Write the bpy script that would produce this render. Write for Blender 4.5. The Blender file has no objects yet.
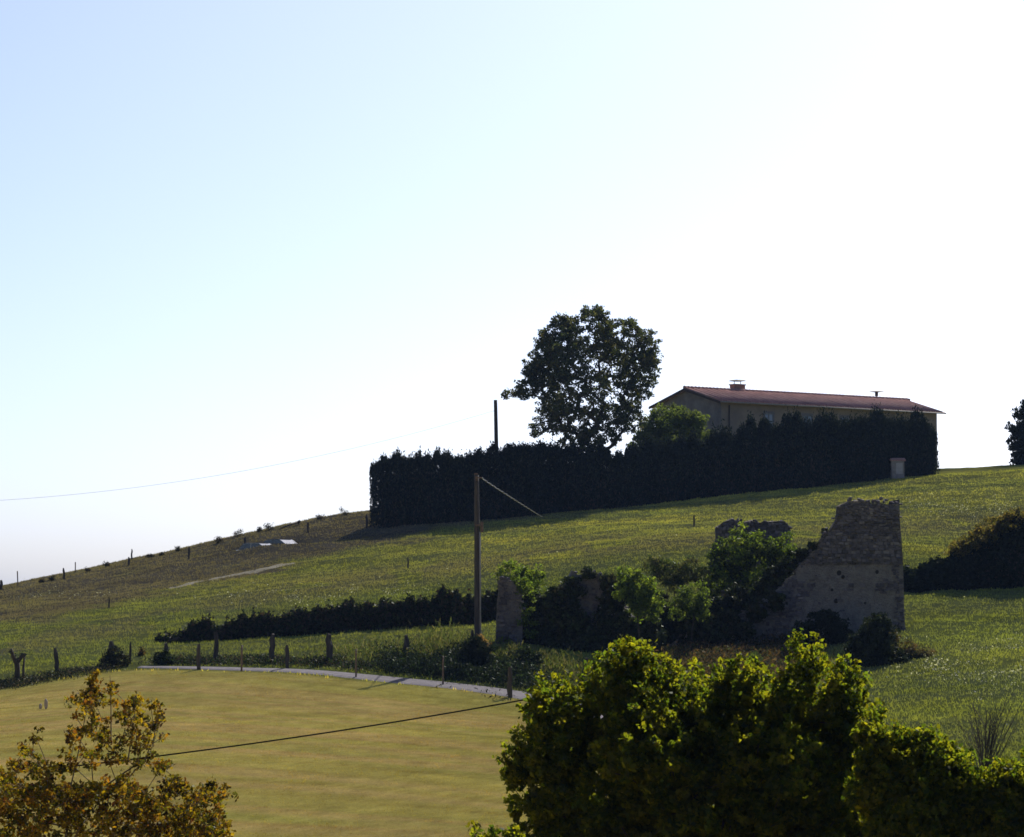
import bpy, bmesh, math, random
import numpy as np
from mathutils import Vector, Matrix

rng = np.random.default_rng(11)
random.seed(11)
SC = bpy.context.scene
COL = SC.collection
R = math.radians
HAZE = 0.00006

# ------------------------------------------------------------------ camera
F = 3000.0
W, H = 1024, 837
PITCH = math.atan(181.5 / F)
cp, sp = math.cos(PITCH), math.sin(PITCH)
cam_d = bpy.data.cameras.new('camera')
cam = bpy.data.objects.new('camera', cam_d)
COL.objects.link(cam)
cam.location = (0, 0, 0)
cam.rotation_euler = (math.pi / 2 + PITCH, 0, 0)
cam_d.sensor_width = 36
cam_d.lens = F / W * 36
cam_d.clip_start = 0.5
cam_d.clip_end = 20000
SC.camera = cam


def P(px, py, d):
    """world point seen at pixel px,py at ground distance d"""
    xc = (px - W / 2) / F
    yc = (H / 2 - py) / F
    v = np.array([xc, cp - yc * sp, sp + yc * cp])
    return v * (d / v[1])


# ------------------------------------------------------------------ noise
def _hash(ix, iy, s):
    h = (ix * 374761393 + iy * 668265263 + s * 1442695041) & 0xffffffff
    h = ((h ^ (h >> 13)) * 1274126177) & 0xffffffff
    return ((h ^ (h >> 16)) & 0xffff) / 65535.0


def vnoise(x, y, s=0):
    x = np.asarray(x, float); y = np.asarray(y, float)
    ix = np.floor(x).astype(np.int64); iy = np.floor(y).astype(np.int64)
    fx = x - ix; fy = y - iy
    fx = fx * fx * (3 - 2 * fx); fy = fy * fy * (3 - 2 * fy)
    a = _hash(ix, iy, s); b = _hash(ix + 1, iy, s)
    c = _hash(ix, iy + 1, s); d = _hash(ix + 1, iy + 1, s)
    return (a * (1 - fx) + b * fx) * (1 - fy) + (c * (1 - fx) + d * fx) * fy


def fbm(x, y, s=0, o=4):
    t = 0; a = 0.5
    for k in range(o):
        t = t + a * vnoise(x * 2 ** k, y * 2 ** k, s + k * 17)
        a *= 0.5
    return t / (1 - 0.5 ** o)


def sstep(a, b, x):
    t = np.clip((x - a) / (b - a), 0, 1)
    return t * t * (3 - 2 * t)


# ------------------------------------------------------------------ terrain
ctrl_px = [
    (-150, 850, 102), (0, 837, 102), (250, 837, 100), (500, 837, 98), (800, 837, 94), (1024, 837, 92), (1200, 837, 90),
    (0, 750, 122), (250, 747, 122), (450, 753, 120), (700, 755, 118), (900, 755, 114), (1024, 755, 112),
    (-150, 705, 146), (0, 688, 150), (100, 672, 153), (200, 670.5, 152.5), (300, 673.5, 150.5), (400, 684, 148), (450, 690, 146), (510, 697, 144),
    (620, 712, 139), (750, 700, 139), (900, 700, 133), (1024, 700, 130),
    (200, 662, 157), (300, 662, 156), (400, 668, 153.5), (450, 672, 152), (510, 676, 151),
    (0, 645, 168), (120, 650, 164), (330, 645, 163), (475, 643, 158), (515, 645, 158),
    (620, 657, 157), (720, 650, 159), (800, 641, 160), (903, 629, 161), (1100, 640, 155),
    (960, 650, 150), (1024, 650, 148), (960, 672, 142), (1024, 672, 140),
    (165, 641, 171), (250, 634, 172), (400, 624, 174), (475, 618, 175), (560, 600, 178), (690, 570, 186),
    (0, 614, 203), (200, 598, 197), (400, 572, 207), (600, 545, 207), (800, 535, 207),
    (905, 592, 181), (1024, 587, 180), (960, 540, 212), (1024, 525, 222), (870, 560, 193),
    (-100, 607, 240), (0, 587, 242), (100, 568, 246), (200, 547.5, 250), (300, 525, 254), (365, 513, 257),
    (385, 527, 247), (500, 517, 249), (600, 509, 251), (700, 498, 254), (800, 488, 257), (935, 474, 262),
    (975, 472, 270), (1024, 466.5, 276), (1100, 460, 282),
]
cpts = [tuple(P(*c)) for c in ctrl_px]
cpts += [(-40, 0, -3), (0, 0, -2.2), (40, 0, -3), (0, 15, -5.2), (-30, 30, -8), (30, 30, -8), (0, 30, -7.5), (0, 60, -9.3), (-30, 60, -9.3), (30, 60, -9.3), (0, 80, -9.2),
         (-120, 100, -11), (120, 100, -9), (-120, 180, -7), (120, 200, 3), (-120, 270, -4), (-120, 400, -8),
         (-45, 285, -0.3), (-30, 290, 2.6), (-15, 292, 5.5), (0, 292, 8.8), (15, 290, 11.2), (30, 290, 12.0), (47, 300, 12.6), (80, 300, 13.5), (120, 300, 12),
         (-40, 340, -3), (0, 340, 4), (40, 340, 9), (0, 400, -3), (120, 400, 2), (-60, -60, -3), (60, -60, -3)]
cpts = np.array(cpts)
SCL = 100.0


def _tps_fit(p, lam=2e-4):
    n = len(p)
    xy = p[:, :2] / SCL
    d2 = ((xy[:, None] - xy[None]) ** 2).sum(-1)
    K = 0.5 * d2 * np.log(d2 + 1e-12) + lam * np.eye(n)
    Q = np.c_[np.ones(n), xy]
    A = np.block([[K, Q], [Q.T, np.zeros((3, 3))]])
    return xy, np.linalg.solve(A, np.r_[p[:, 2], 0, 0, 0])


TX, TW = _tps_fit(cpts)


def tps(x, y):
    x = np.clip(x, -130, 130) / SCL; y = np.clip(y, -60, 400) / SCL
    out = TW[-3] + TW[-2] * x + TW[-1] * y
    for (cx, cy), w in zip(TX, TW[:-3]):
        d2 = (x - cx) ** 2 + (y - cy) ** 2
        out = out + w * 0.5 * d2 * np.log(d2 + 1e-12)
    return out


CAR1 = P(261, 552, 241); CAR2 = P(283, 550, 242.5)


def height_raw(x, y):
    z = tps(x, y)
    far = np.sqrt(np.maximum(np.abs(x) - 130, 0) ** 2 + np.maximum(y - 400, 0) ** 2 + np.maximum(-60 - y, 0) ** 2)
    k = sstep(0, 500, far)
    z = z * (1 - k) + (-14) * k
    amp = sstep(150, 165, y) * 0.35 + 0.08
    z = z + (fbm(x * 0.13, y * 0.13, 3, 3) - 0.5) * amp
    z = z + (fbm(x * 0.9, y * 0.9, 5, 3) - 0.5) * 0.22 * sstep(152, 162, y)
    # sunken lane by the two cars
    cx, cy = (CAR1[0] + CAR2[0]) / 2, (CAR1[1] + CAR2[1]) / 2
    g = np.exp(-((x - cx) / 4.0) ** 2)
    z = z - 1.3 * g * np.exp(-((y - cy) / 2.4) ** 2)
    z = z + 0.45 * g * np.exp(-((y - (cy - 4.2)) / 1.4) ** 2)
    return z


def axis(lo, hi, step, outer):
    core = list(np.arange(lo, hi + 1e-6, step))
    a, s = core[0], step
    left = []
    while a > -outer:
        s *= 1.22; a -= s; left.append(a)
    b, s = core[-1], step
    right = []
    while b < outer:
        s *= 1.22; b += s; right.append(b)
    return np.array(left[::-1] + core + right)


GX = axis(-68, 68, 0.4, 3000)
GY = axis(90, 296, 0.42, 3000)
MX, MY = np.meshgrid(GX, GY, indexing='ij')
MZ = height_raw(MX, MY)


def gz(x, y):
    """height of the finished ground mesh (bilinear)"""
    x = np.asarray(x, float); y = np.asarray(y, float)
    i = np.clip(np.searchsorted(GX, x) - 1, 0, len(GX) - 2)
    j = np.clip(np.searchsorted(GY, y) - 1, 0, len(GY) - 2)
    u = (x - GX[i]) / (GX[i + 1] - GX[i]); v = (y - GY[j]) / (GY[j + 1] - GY[j])
    return (MZ[i, j] * (1 - u) * (1 - v) + MZ[i + 1, j] * u * (1 - v) + MZ[i, j + 1] * (1 - u) * v + MZ[i + 1, j + 1] * u * v)


def hit(px, py, d0=92, d1=330):
    """first ground point under the sight line through a pixel"""
    ds = np.arange(d0, d1, 0.25)
    v = P(px, py, 1.0)
    x = v[0] * ds; z = v[2] * ds
    g = gz(x, ds)
    k = np.nonzero(z <= g)[0]
    if len(k) == 0:
        k = [int(np.argmin(z - g))]
    d = ds[k[0]]
    return np.array([v[0] * d, d, float(gz(v[0] * d, d))])


def proj(x, y, z):
    f = y * cp + z * sp
    u = -y * sp + z * cp
    return W / 2 + F * x / f, H / 2 - F * u / f


# ------------------------------------------------------------------ mesh tools
def link(o, parent=None):
    COL.objects.link(o)
    if parent is not None:
        o.parent = parent
    return o


def mesh_obj(name, verts, faces, mat, parent=None, colors=None, smooth=False):
    me = bpy.data.meshes.new(name)
    if isinstance(faces, np.ndarray):
        verts = np.ascontiguousarray(verts, np.float32)
        n, k = faces.shape
        me.vertices.add(len(verts)); me.vertices.foreach_set('co', verts.ravel())
        me.loops.add(n * k); me.loops.foreach_set('vertex_index', faces.astype(np.int32).ravel())
        me.polygons.add(n)
        me.polygons.foreach_set('loop_start', np.arange(0, n * k, k, dtype=np.int32))
        me.update(calc_edges=True)
    else:
        me.from_pydata([tuple(map(float, v)) for v in verts], [], faces)
        me.update()
    if colors is not None:
        a = me.color_attributes.new('tint', 'FLOAT_COLOR', 'POINT')
        c = np.ones((len(verts), 4), np.float32); c[:, :3] = colors
        a.data.foreach_set('color', c.ravel())
    if smooth:
        me.polygons.foreach_set('use_smooth', np.ones(len(me.polygons), bool))
    me.materials.append(mat)
    o = bpy.data.objects.new(name, me)
    return link(o, parent)


def bm_obj(name, bm, mat, parent=None, smooth=False):
    me = bpy.data.meshes.new(name)
    bmesh.ops.recalc_face_normals(bm, faces=bm.faces[:])
    bm.to_mesh(me); bm.free()
    if smooth:
        me.polygons.foreach_set('use_smooth', np.ones(len(me.polygons), bool))
    me.materials.append(mat)
    return link(bpy.data.objects.new(name, me), parent)


def empty(name, loc, rz=0):
    o = bpy.data.objects.new(name, None)
    o.location = tuple(map(float, loc)); o.rotation_euler = (0, 0, rz)
    o.empty_display_size = 0.3
    return link(o)


def tag(o, label=None, cat=None, group=None, kind=None):
    if label: o['label'] = label
    if cat: o['category'] = cat
    if group: o['group'] = group
    if kind: o['kind'] = kind
    return o


def box(bm, c, s, rz=0, bevel=0):
    m = Matrix.Translation(Vector(tuple(map(float, c)))) @ Matrix.Rotation(rz, 4, 'Z') @ Matrix.Diagonal((s[0], s[1], s[2], 1))
    r = bmesh.ops.create_cube(bm, size=1, matrix=m)
    if bevel:
        es = list({e for v in r['verts'] for e in v.link_edges})
        bmesh.ops.bevel(bm, geom=es, offset=bevel, segments=2, affect='EDGES')
    return r


class Tubes:
    def __init__(self): self.v = []; self.f = []; self.n = 0

    def add(self, pts, rad, k=6, cap=True):
        pts = np.asarray(pts, float); n = len(pts)
        rad = np.broadcast_to(np.asarray(rad, float), (n,))
        t = np.gradient(pts, axis=0)
        t /= np.linalg.norm(t, axis=1)[:, None] + 1e-9
        ref = np.array([0, 0, 1.0]) if abs(t[0][2]) < 0.9 else np.array([1.0, 0, 0])
        a = np.cross(t, ref); a /= np.linalg.norm(a, axis=1)[:, None] + 1e-9
        b = np.cross(t, a)
        an = np.arange(k) * 2 * np.pi / k
        ring = (a[:, None] * np.cos(an)[None, :, None] + b[:, None] * np.sin(an)[None, :, None]) * rad[:, None, None] + pts[:, None]
        self.v.append(ring.reshape(-1, 3))
        i = np.arange(n - 1)[:, None] * k + self.n
        j = np.arange(k)[None]
        j2 = (j + 1) % k
        q = np.stack([i + j, i + j2, i + k + j2, i + k + j], -1).reshape(-1, 4)
        self.f += q.tolist()
        if cap:
            self.f.append([self.n + x for x in range(k)][::-1])
            self.f.append([self.n + (n - 1) * k + x for x in range(k)])
        self.n += n * k

    def build(self, name, mat, parent=None, smooth=True):
        v = np.concatenate(self.v)
        if all(len(f) == 4 for f in self.f):
            return mesh_obj(name, v, np.array(self.f), mat, parent, smooth=smooth)
        return mesh_obj(name, v, self.f, mat, parent, smooth=smooth)


# ------------------------------------------------------------------ materials
def new_mat(name):
    m = bpy.data.materials.new(name); m.use_nodes = True
    nt = m.node_tree; nt.nodes.clear()
    out = nt.nodes.new('ShaderNodeOutputMaterial')
    return m, nt, out


def N(nt, t, **kw):
    n = nt.nodes.new(t)
    for k, v in kw.items():
        if k in n.inputs.keys(): n.inputs[k].default_value = v
        else: setattr(n, k, v)
    return n


def ramp(nt, stops, fac=None):
    r = nt.nodes.new('ShaderNodeValToRGB')
    e = r.color_ramp.elements
    while len(e) < len(stops): e.new(0.5)
    for el, (p, c) in zip(e, stops):
        el.position = p; el.color = (*c, 1) if len(c) == 3 else c
    if fac is not None: nt.links.new(fac, r.inputs['Fac'])
    return r


def leaf_mat(name, trans=0.4, tmul=(1.25, 1.25, 0.6), gloss=0.015, rough=0.45):
    m, nt, out = new_mat(name)
    L = nt.links
    at = N(nt, 'ShaderNodeVertexColor', layer_name='tint')
    geo = N(nt, 'ShaderNodeNewGeometry')
    no = N(nt, 'ShaderNodeTexNoise', Scale=3.0, Detail=3.0)
    L.new(geo.outputs['Position'], no.inputs['Vector'])
    mr = N(nt, 'ShaderNodeMapRange'); mr.inputs['To Min'].default_value = 0.7; mr.inputs['To Max'].default_value = 1.3
    L.new(no.outputs['Fac'], mr.inputs['Value'])
    c = N(nt, 'ShaderNodeVectorMath', operation='SCALE')
    L.new(at.outputs['Color'], c.inputs[0]); L.new(mr.outputs['Result'], c.inputs['Scale'])
    c2 = N(nt, 'ShaderNodeVectorMath', operation='MULTIPLY'); c2.inputs[1].default_value = tmul
    L.new(c.outputs[0], c2.inputs[0])
    d = N(nt, 'ShaderNodeBsdfDiffuse'); t = N(nt, 'ShaderNodeBsdfTranslucent')
    L.new(c.outputs[0], d.inputs['Color']); L.new(c2.outputs[0], t.inputs['Color'])
    mx = N(nt, 'ShaderNodeMixShader'); mx.inputs['Fac'].default_value = trans
    L.new(d.outputs[0], mx.inputs[1]); L.new(t.outputs[0], mx.inputs[2])
    g = N(nt, 'ShaderNodeBsdfGlossy', Roughness=rough); g.inputs['Color'].default_value = (0.8, 0.85, 0.8, 1)
    m2 = N(nt, 'ShaderNodeMixShader'); m2.inputs['Fac'].default_value = gloss
    L.new(mx.outputs[0], m2.inputs[1]); L.new(g.outputs[0], m2.inputs[2])
    L.new(m2.outputs[0], out.inputs['Surface'])
    return m


def noise_mat(name, c1, c2, scale=4.0, rough=0.9, bump=0.3, bdist=0.05, metallic=0.0, stretch=None, spec=0.3):
    m, nt, out = new_mat(name); L = nt.links
    tc = N(nt, 'ShaderNodeTexCoord'); mp = N(nt, 'ShaderNodeMapping')
    if stretch: mp.inputs['Scale'].default_value = stretch
    L.new(tc.outputs['Object'], mp.inputs['Vector'])
    no = N(nt, 'ShaderNodeTexNoise', Scale=scale, Detail=8.0, Roughness=0.65)
    L.new(mp.outputs[0], no.inputs['Vector'])
    r = ramp(nt, [(0.3, c1), (0.7, c2)], no.outputs['Fac'])
    b = N(nt, 'ShaderNodeBsdfPrincipled', Roughness=rough, Metallic=metallic)
    b.inputs['Specular IOR Level'].default_value = spec
    L.new(r.outputs[0], b.inputs['Base Color'])
    bp = N(nt, 'ShaderNodeBump', Strength=bump, Distance=bdist)
    L.new(no.outputs['Fac'], bp.inputs['Height']); L.new(bp.outputs[0], b.inputs['Normal'])
    L.new(b.outputs[0], out.inputs['Surface'])
    return m


def ground_mat():
    m, nt, out = new_mat('ground'); L = nt.links
    at = N(nt, 'ShaderNodeVertexColor', layer_name='tint')
    geo = N(nt, 'ShaderNodeNewGeometry')
    n1 = N(nt, 'ShaderNodeTexNoise', Scale=1.3, Detail=8.0, Roughness=0.7)
    L.new(geo.outputs['Position'], n1.inputs['Vector'])
    n2 = N(nt, 'ShaderNodeTexNoise', Scale=9.0, Detail=6.0, Roughness=0.7)
    L.new(geo.outputs['Position'], n2.inputs['Vector'])
    add = N(nt, 'ShaderNodeMath', operation='ADD'); L.new(n1.outputs['Fac'], add.inputs[0]); L.new(n2.outputs['Fac'], add.inputs[1])
    mr = N(nt, 'ShaderNodeMapRange'); mr.inputs['From Min'].default_value = 0.6; mr.inputs['From Max'].default_value = 1.4
    mr.inputs['To Min'].default_value = 0.6; mr.inputs['To Max'].default_value = 1.4
    L.new(add.outputs[0], mr.inputs['Value'])
    c = N(nt, 'ShaderNodeVectorMath', operation='SCALE')
    L.new(at.outputs['Color'], c.inputs[0]); L.new(mr.outputs['Result'], c.inputs['Scale'])
    d = N(nt, 'ShaderNodeBsdfDiffuse', Roughness=0.9)
    L.new(c.outputs[0], d.inputs['Color'])
    bp = N(nt, 'ShaderNodeBump', Strength=0.8, Distance=0.12)
    L.new(n2.outputs['Fac'], bp.inputs['Height']); L.new(bp.outputs[0], d.inputs['Normal'])
    L.new(d.outputs[0], out.inputs['Surface'])
    return m


def stone_mat(name, plaster=0.5, dark=1.0, ledge_z=None):
    m, nt, out = new_mat(name); L = nt.links
    tc = N(nt, 'ShaderNodeTexCoord')
    mp = N(nt, 'ShaderNodeMapping'); mp.inputs['Scale'].default_value = (4.2, 4.2, 7.0)
    L.new(tc.outputs['Object'], mp.inputs['Vector'])
    wn = N(nt, 'ShaderNodeTexNoise', Scale=1.5, Detail=3.0)
    L.new(mp.outputs[0], wn.inputs['Vector'])
    av = N(nt, 'ShaderNodeVectorMath', operation='MULTIPLY_ADD'); av.inputs[1].default_value = (0.5, 0.5, 0.5)
    L.new(wn.outputs['Color'], av.inputs[0]); L.new(mp.outputs[0], av.inputs[2])
    vo = N(nt, 'ShaderNodeTexVoronoi', feature='DISTANCE_TO_EDGE', Scale=1.0)
    vc = N(nt, 'ShaderNodeTexVoronoi', feature='F1', Scale=1.0)
    L.new(av.outputs[0], vo.inputs['Vector']); L.new(av.outputs[0], vc.inputs['Vector'])
    col = ramp(nt, [(0.0, (0.10 * dark, 0.085 * dark, 0.07 * dark)), (0.5, (0.19 * dark, 0.165 * dark, 0.14 * dark)), (1.0, (0.3 * dark, 0.26 * dark, 0.22 * dark))], vc.outputs['Color'])
    joint = ramp(nt, [(0.0, (0.6, 0.6, 0.6)), (0.10, (1, 1, 1))], vo.outputs['Distance'])
    mul = N(nt, 'ShaderNodeVectorMath', operation='MULTIPLY')
    L.new(col.outputs[0], mul.inputs[0]); L.new(joint.outputs[0], mul.inputs[1])
    # remains of render over the stones
    pn = N(nt, 'ShaderNodeTexNoise', Scale=0.55, Detail=7.0, Roughness=0.65)
    L.new(tc.outputs['Object'], pn.inputs['Vector'])
    sz = N(nt, 'ShaderNodeSeparateXYZ'); L.new(tc.outputs['Object'], sz.inputs[0])
    lo = N(nt, 'ShaderNodeMapRange'); lo.inputs['From Min'].default_value = (ledge_z or 99) + 0.2; lo.inputs['From Max'].default_value = (ledge_z or 99) - 0.1
    lo.inputs['To Min'].default_value = -0.18; lo.inputs['To Max'].default_value = 0.06
    L.new(sz.outputs['Z'], lo.inputs['Value'])
    ad = N(nt, 'ShaderNodeMath', operation='ADD'); L.new(pn.outputs['Fac'], ad.inputs[0]); L.new(lo.outputs['Result'], ad.inputs[1])
    pm = N(nt, 'ShaderNodeMapRange'); pm.inputs['From Min'].default_value = 0.62 - plaster * 0.25; pm.inputs['From Max'].default_value = 0.7 - plaster * 0.25
    L.new(ad.outputs[0], pm.inputs['Value'])
    fn = N(nt, 'ShaderNodeTexNoise', Scale=2.5, Detail=10.0, Roughness=0.75)
    L.new(tc.outputs['Object'], fn.inputs['Vector'])
    pc = ramp(nt, [(0.3, (0.16 * dark, 0.145 * dark, 0.14 * dark)), (0.7, (0.36 * dark, 0.325 * dark, 0.305 * dark))], fn.outputs['Fac'])
    mx = N(nt, 'ShaderNodeMix', data_type='RGBA')
    L.new(pm.outputs['Result'], mx.inputs[0]); L.new(mul.outputs[0], mx.inputs[6]); L.new(pc.outputs[0], mx.inputs[7])
    b = N(nt, 'ShaderNodeBsdfPrincipled', Roughness=0.95); b.inputs['Specular IOR Level'].default_value = 0.1
    L.new(mx.outputs[2], b.inputs['Base Color'])
    bp = N(nt, 'ShaderNodeBump', Strength=0.9, Distance=0.1)
    hh = N(nt, 'ShaderNodeMath', operation='MULTIPLY_ADD'); hh.inputs[1].default_value = 0.6
    L.new(fn.outputs['Fac'], hh.inputs[0]); L.new(joint.outputs[0], hh.inputs[2])
    L.new(hh.outputs[0], bp.inputs['Height']); L.new(bp.outputs[0], b.inputs['Normal'])
    L.new(b.outputs[0], out.inputs['Surface'])
    return m


def roof_mat():
    m, nt, out = new_mat('roof_tiles'); L = nt.links
    tc = N(nt, 'ShaderNodeTexCoord')
    wv = N(nt, 'ShaderNodeTexWave', wave_type='BANDS', bands_direction='X', Scale=1.4, Distortion=0.3)
    L.new(tc.outputs['Object'], wv.inputs['Vector'])
    no = N(nt, 'ShaderNodeTexNoise', Scale=1.2, Detail=8.0, Roughness=0.7)
    L.new(tc.outputs['Object'], no.inputs['Vector'])
    r = ramp(nt, [(0.3, (0.21, 0.115, 0.105)), (0.55, (0.31, 0.18, 0.165)), (0.75, (0.39, 0.25, 0.23))], no.outputs['Fac'])
    b = N(nt, 'ShaderNodeBsdfPrincipled', Roughness=0.8); b.inputs['Specular IOR Level'].default_value = 0.35
    L.new(r.outputs[0], b.inputs['Base Color'])
    bp = N(nt, 'ShaderNodeBump', Strength=0.7, Distance=0.08)
    L.new(wv.outputs['Fac'], bp.inputs['Height']); L.new(bp.outputs[0], b.inputs['Normal'])
    L.new(b.outputs[0], out.inputs['Surface'])
    return m


M_bark = noise_mat('bark', (0.02, 0.015, 0.012), (0.07, 0.055, 0.04), 6, stretch=(1, 1, 0.25))
M_bark_pale = noise_mat('pale_bark', (0.05, 0.035, 0.02), (0.14, 0.10, 0.06), 8, stretch=(1, 1, 0.25))
M_wood = noise_mat('weathered_wood', (0.02, 0.018, 0.019), (0.07, 0.062, 0.06), 7, stretch=(1, 1, 0.12), bump=0.5)
M_post = noise_mat('rough_post', (0.02, 0.017, 0.018), (0.06, 0.05, 0.046), 9, stretch=(1, 1, 0.2), bump=0.5)
M_metal = noise_mat('rusty_metal', (0.05, 0.03, 0.022), (0.14, 0.10, 0.08), 10, rough=0.7)
M_cable = noise_mat('black_cable', (0.012, 0.012, 0.012), (0.022, 0.022, 0.022), 10, rough=1.0, spec=0.0)
M_bundle = noise_mat('bright_twisted_conductor', (0.05, 0.05, 0.05), (0.09, 0.09, 0.09), 10, rough=0.25, spec=0.5, metallic=0.7, bump=0.0)
M_asphalt = noise_mat('worn_asphalt', (0.075, 0.07, 0.08), (0.135, 0.125, 0.14), 3, bump=0.3, spec=0.05)
M_dirt = noise_mat('pale_dirt', (0.08, 0.075, 0.055), (0.13, 0.12, 0.09), 2.5, bump=0.3, spec=0.05)
M_leaf = leaf_mat('leaves')
M_conifer = leaf_mat('conifer_leaves', trans=0.12, gloss=0.005)
M_ivy = leaf_mat('ivy_leaves', trans=0.2, gloss=0.012)
M_young = leaf_mat('young_leaves', trans=0.42, tmul=(14.0, 12.8, 2.0), gloss=0.008)
M_spring = leaf_mat('spring_leaves', trans=0.5, tmul=(1.9, 1.8, 0.55), gloss=0.01)
M_grass = leaf_mat('grass_blades', trans=0.28, gloss=0.004)
M_ground = ground_mat()

# ------------------------------------------------------------------ zones of the ground
road_px = [(140, 667.3), (150, 667.6), (200, 668.5), (250, 670), (300, 671.5), (350, 676), (400, 681), (450, 686), (510, 693.5), (560, 703), (620, 720), (680, 745)]
road_w = np.array([hit(*p) for p in road_px])


def smooth_line(pts, n):
    pts = np.asarray(pts, float)
    t = np.arange(len(pts)); tt = np.linspace(0, len(pts) - 1, n)
    o = np.empty((n, pts.shape[1]))
    for k in range(pts.shape[1]):
        p = np.interp(tt, t, pts[:, k])
        w = max(3, n // len(pts)) | 1
        pad = np.r_[[p[0]] * (w // 2), p, [p[-1]] * (w // 2)]
        # keep the ends in place
        pad[:w // 2] = 2 * p[0] - p[1:w // 2 + 1][::-1]; pad[-(w // 2):] = 2 * p[-1] - p[-w // 2:-1][::-1][:w // 2]
        o[:, k] = np.convolve(pad, np.ones(w) / w, 'valid')
    return o


road_c = smooth_line(road_w[:, :2], 160)


_dp = np.array([hit(*p) for p in [(-150, 704), (0, 687), (50, 679), (100, 671), (140, 668)]])
DX, DY = _dp[:, 0], _dp[:, 1]


def road_side_y(x):
    o = np.argsort(road_c[:, 0])
    return np.where(x < road_c[:, 0].min(), np.interp(x, DX, DY), np.interp(x, road_c[o, 0], road_c[o, 1]))


def zones(x, y):
    """masks in [0,1]: mown field, rough brown heath, pale flowers, dry patch"""
    x = np.asarray(x, float); y = np.asarray(y, float)
    wob = (fbm(x * 0.25, y * 0.25, 21) - 0.5)
    ry = road_side_y(x)
    left = P(0, 690, 150)[0]
    mown = sstep(0.6, -0.6, y - (ry - 1.2 + wob * 0.8)) * sstep(8.5, 6.5, x + wob)
    z = gz(x, y)
    px, py = proj(x, y, z)
    lineU = np.interp(px, [-200, 0, 60, 150, 250, 300, 380, 520, 760], [655, 625, 618, 594, 574, 560, 541, 520, 500])
    rough = sstep(6, -6, py - lineU + wob * 26) * sstep(700, 380, px) * (0.6 + 0.9 * fbm(x * 0.2, y * 0.2, 31))
    rough = np.clip(rough, 0, 1)
    # mid band of duller grass
    band = np.exp(-((py - np.interp(px, [0, 300, 600, 1024], [650, 590, 545, 520])) / 12) ** 2) * (fbm(x * 0.3, y * 0.12, 41) > 0.42)
    fl = np.exp(-((px - 985) / 60) ** 2 - ((py - 668) / 16) ** 2) * sstep(0.5, 0.62, fbm(x * 0.35, y * 0.9, 51)) * 2.2
    fl += 0.7 * np.exp(-((px - 960) / 60) ** 2 - ((py - 508) / 10) ** 2) * sstep(0.4, 0.6, fbm(x * 0.8, y * 0.4, 52))
    fl += 0.5 * np.exp(-((px - 330) / 90) ** 2 - ((py - 598) / 8) ** 2) * sstep(0.4, 0.6, fbm(x * 0.8, y * 0.4, 53))
    fl += 0.12 * np.exp(-((px - 60) / 40) ** 2 - ((py - 597) / 5) ** 2)
    dry = np.exp(-((px - 745) / 60) ** 2 - ((py - 660) / 22) ** 2)
    dry = np.maximum(dry, 0.6 * np.exp(-((px - 560) / 60) ** 2 - ((py - 672) / 12) ** 2))
    return mown, rough, np.clip(fl, 0, 1), np.clip(dry, 0, 1), np.clip(band, 0, 1)


C_meadow = np.array([0.13, 0.15, 0.038]); C_meadow2 = np.array([0.235, 0.215, 0.05]); C_lush = np.array([0.11, 0.138, 0.034])
C_mown = np.array([0.46, 0.375, 0.095]); C_mown2 = np.array([0.51, 0.37, 0.125]); C_mown3 = np.array([0.36, 0.335, 0.075])
C_rough = np.array([0.082, 0.07, 0.052]); C_rough2 = np.array([0.115, 0.10, 0.066])
C_dry = np.array([0.12, 0.085, 0.05]); C_pale = np.array([0.32, 0.32, 0.25])


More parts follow.
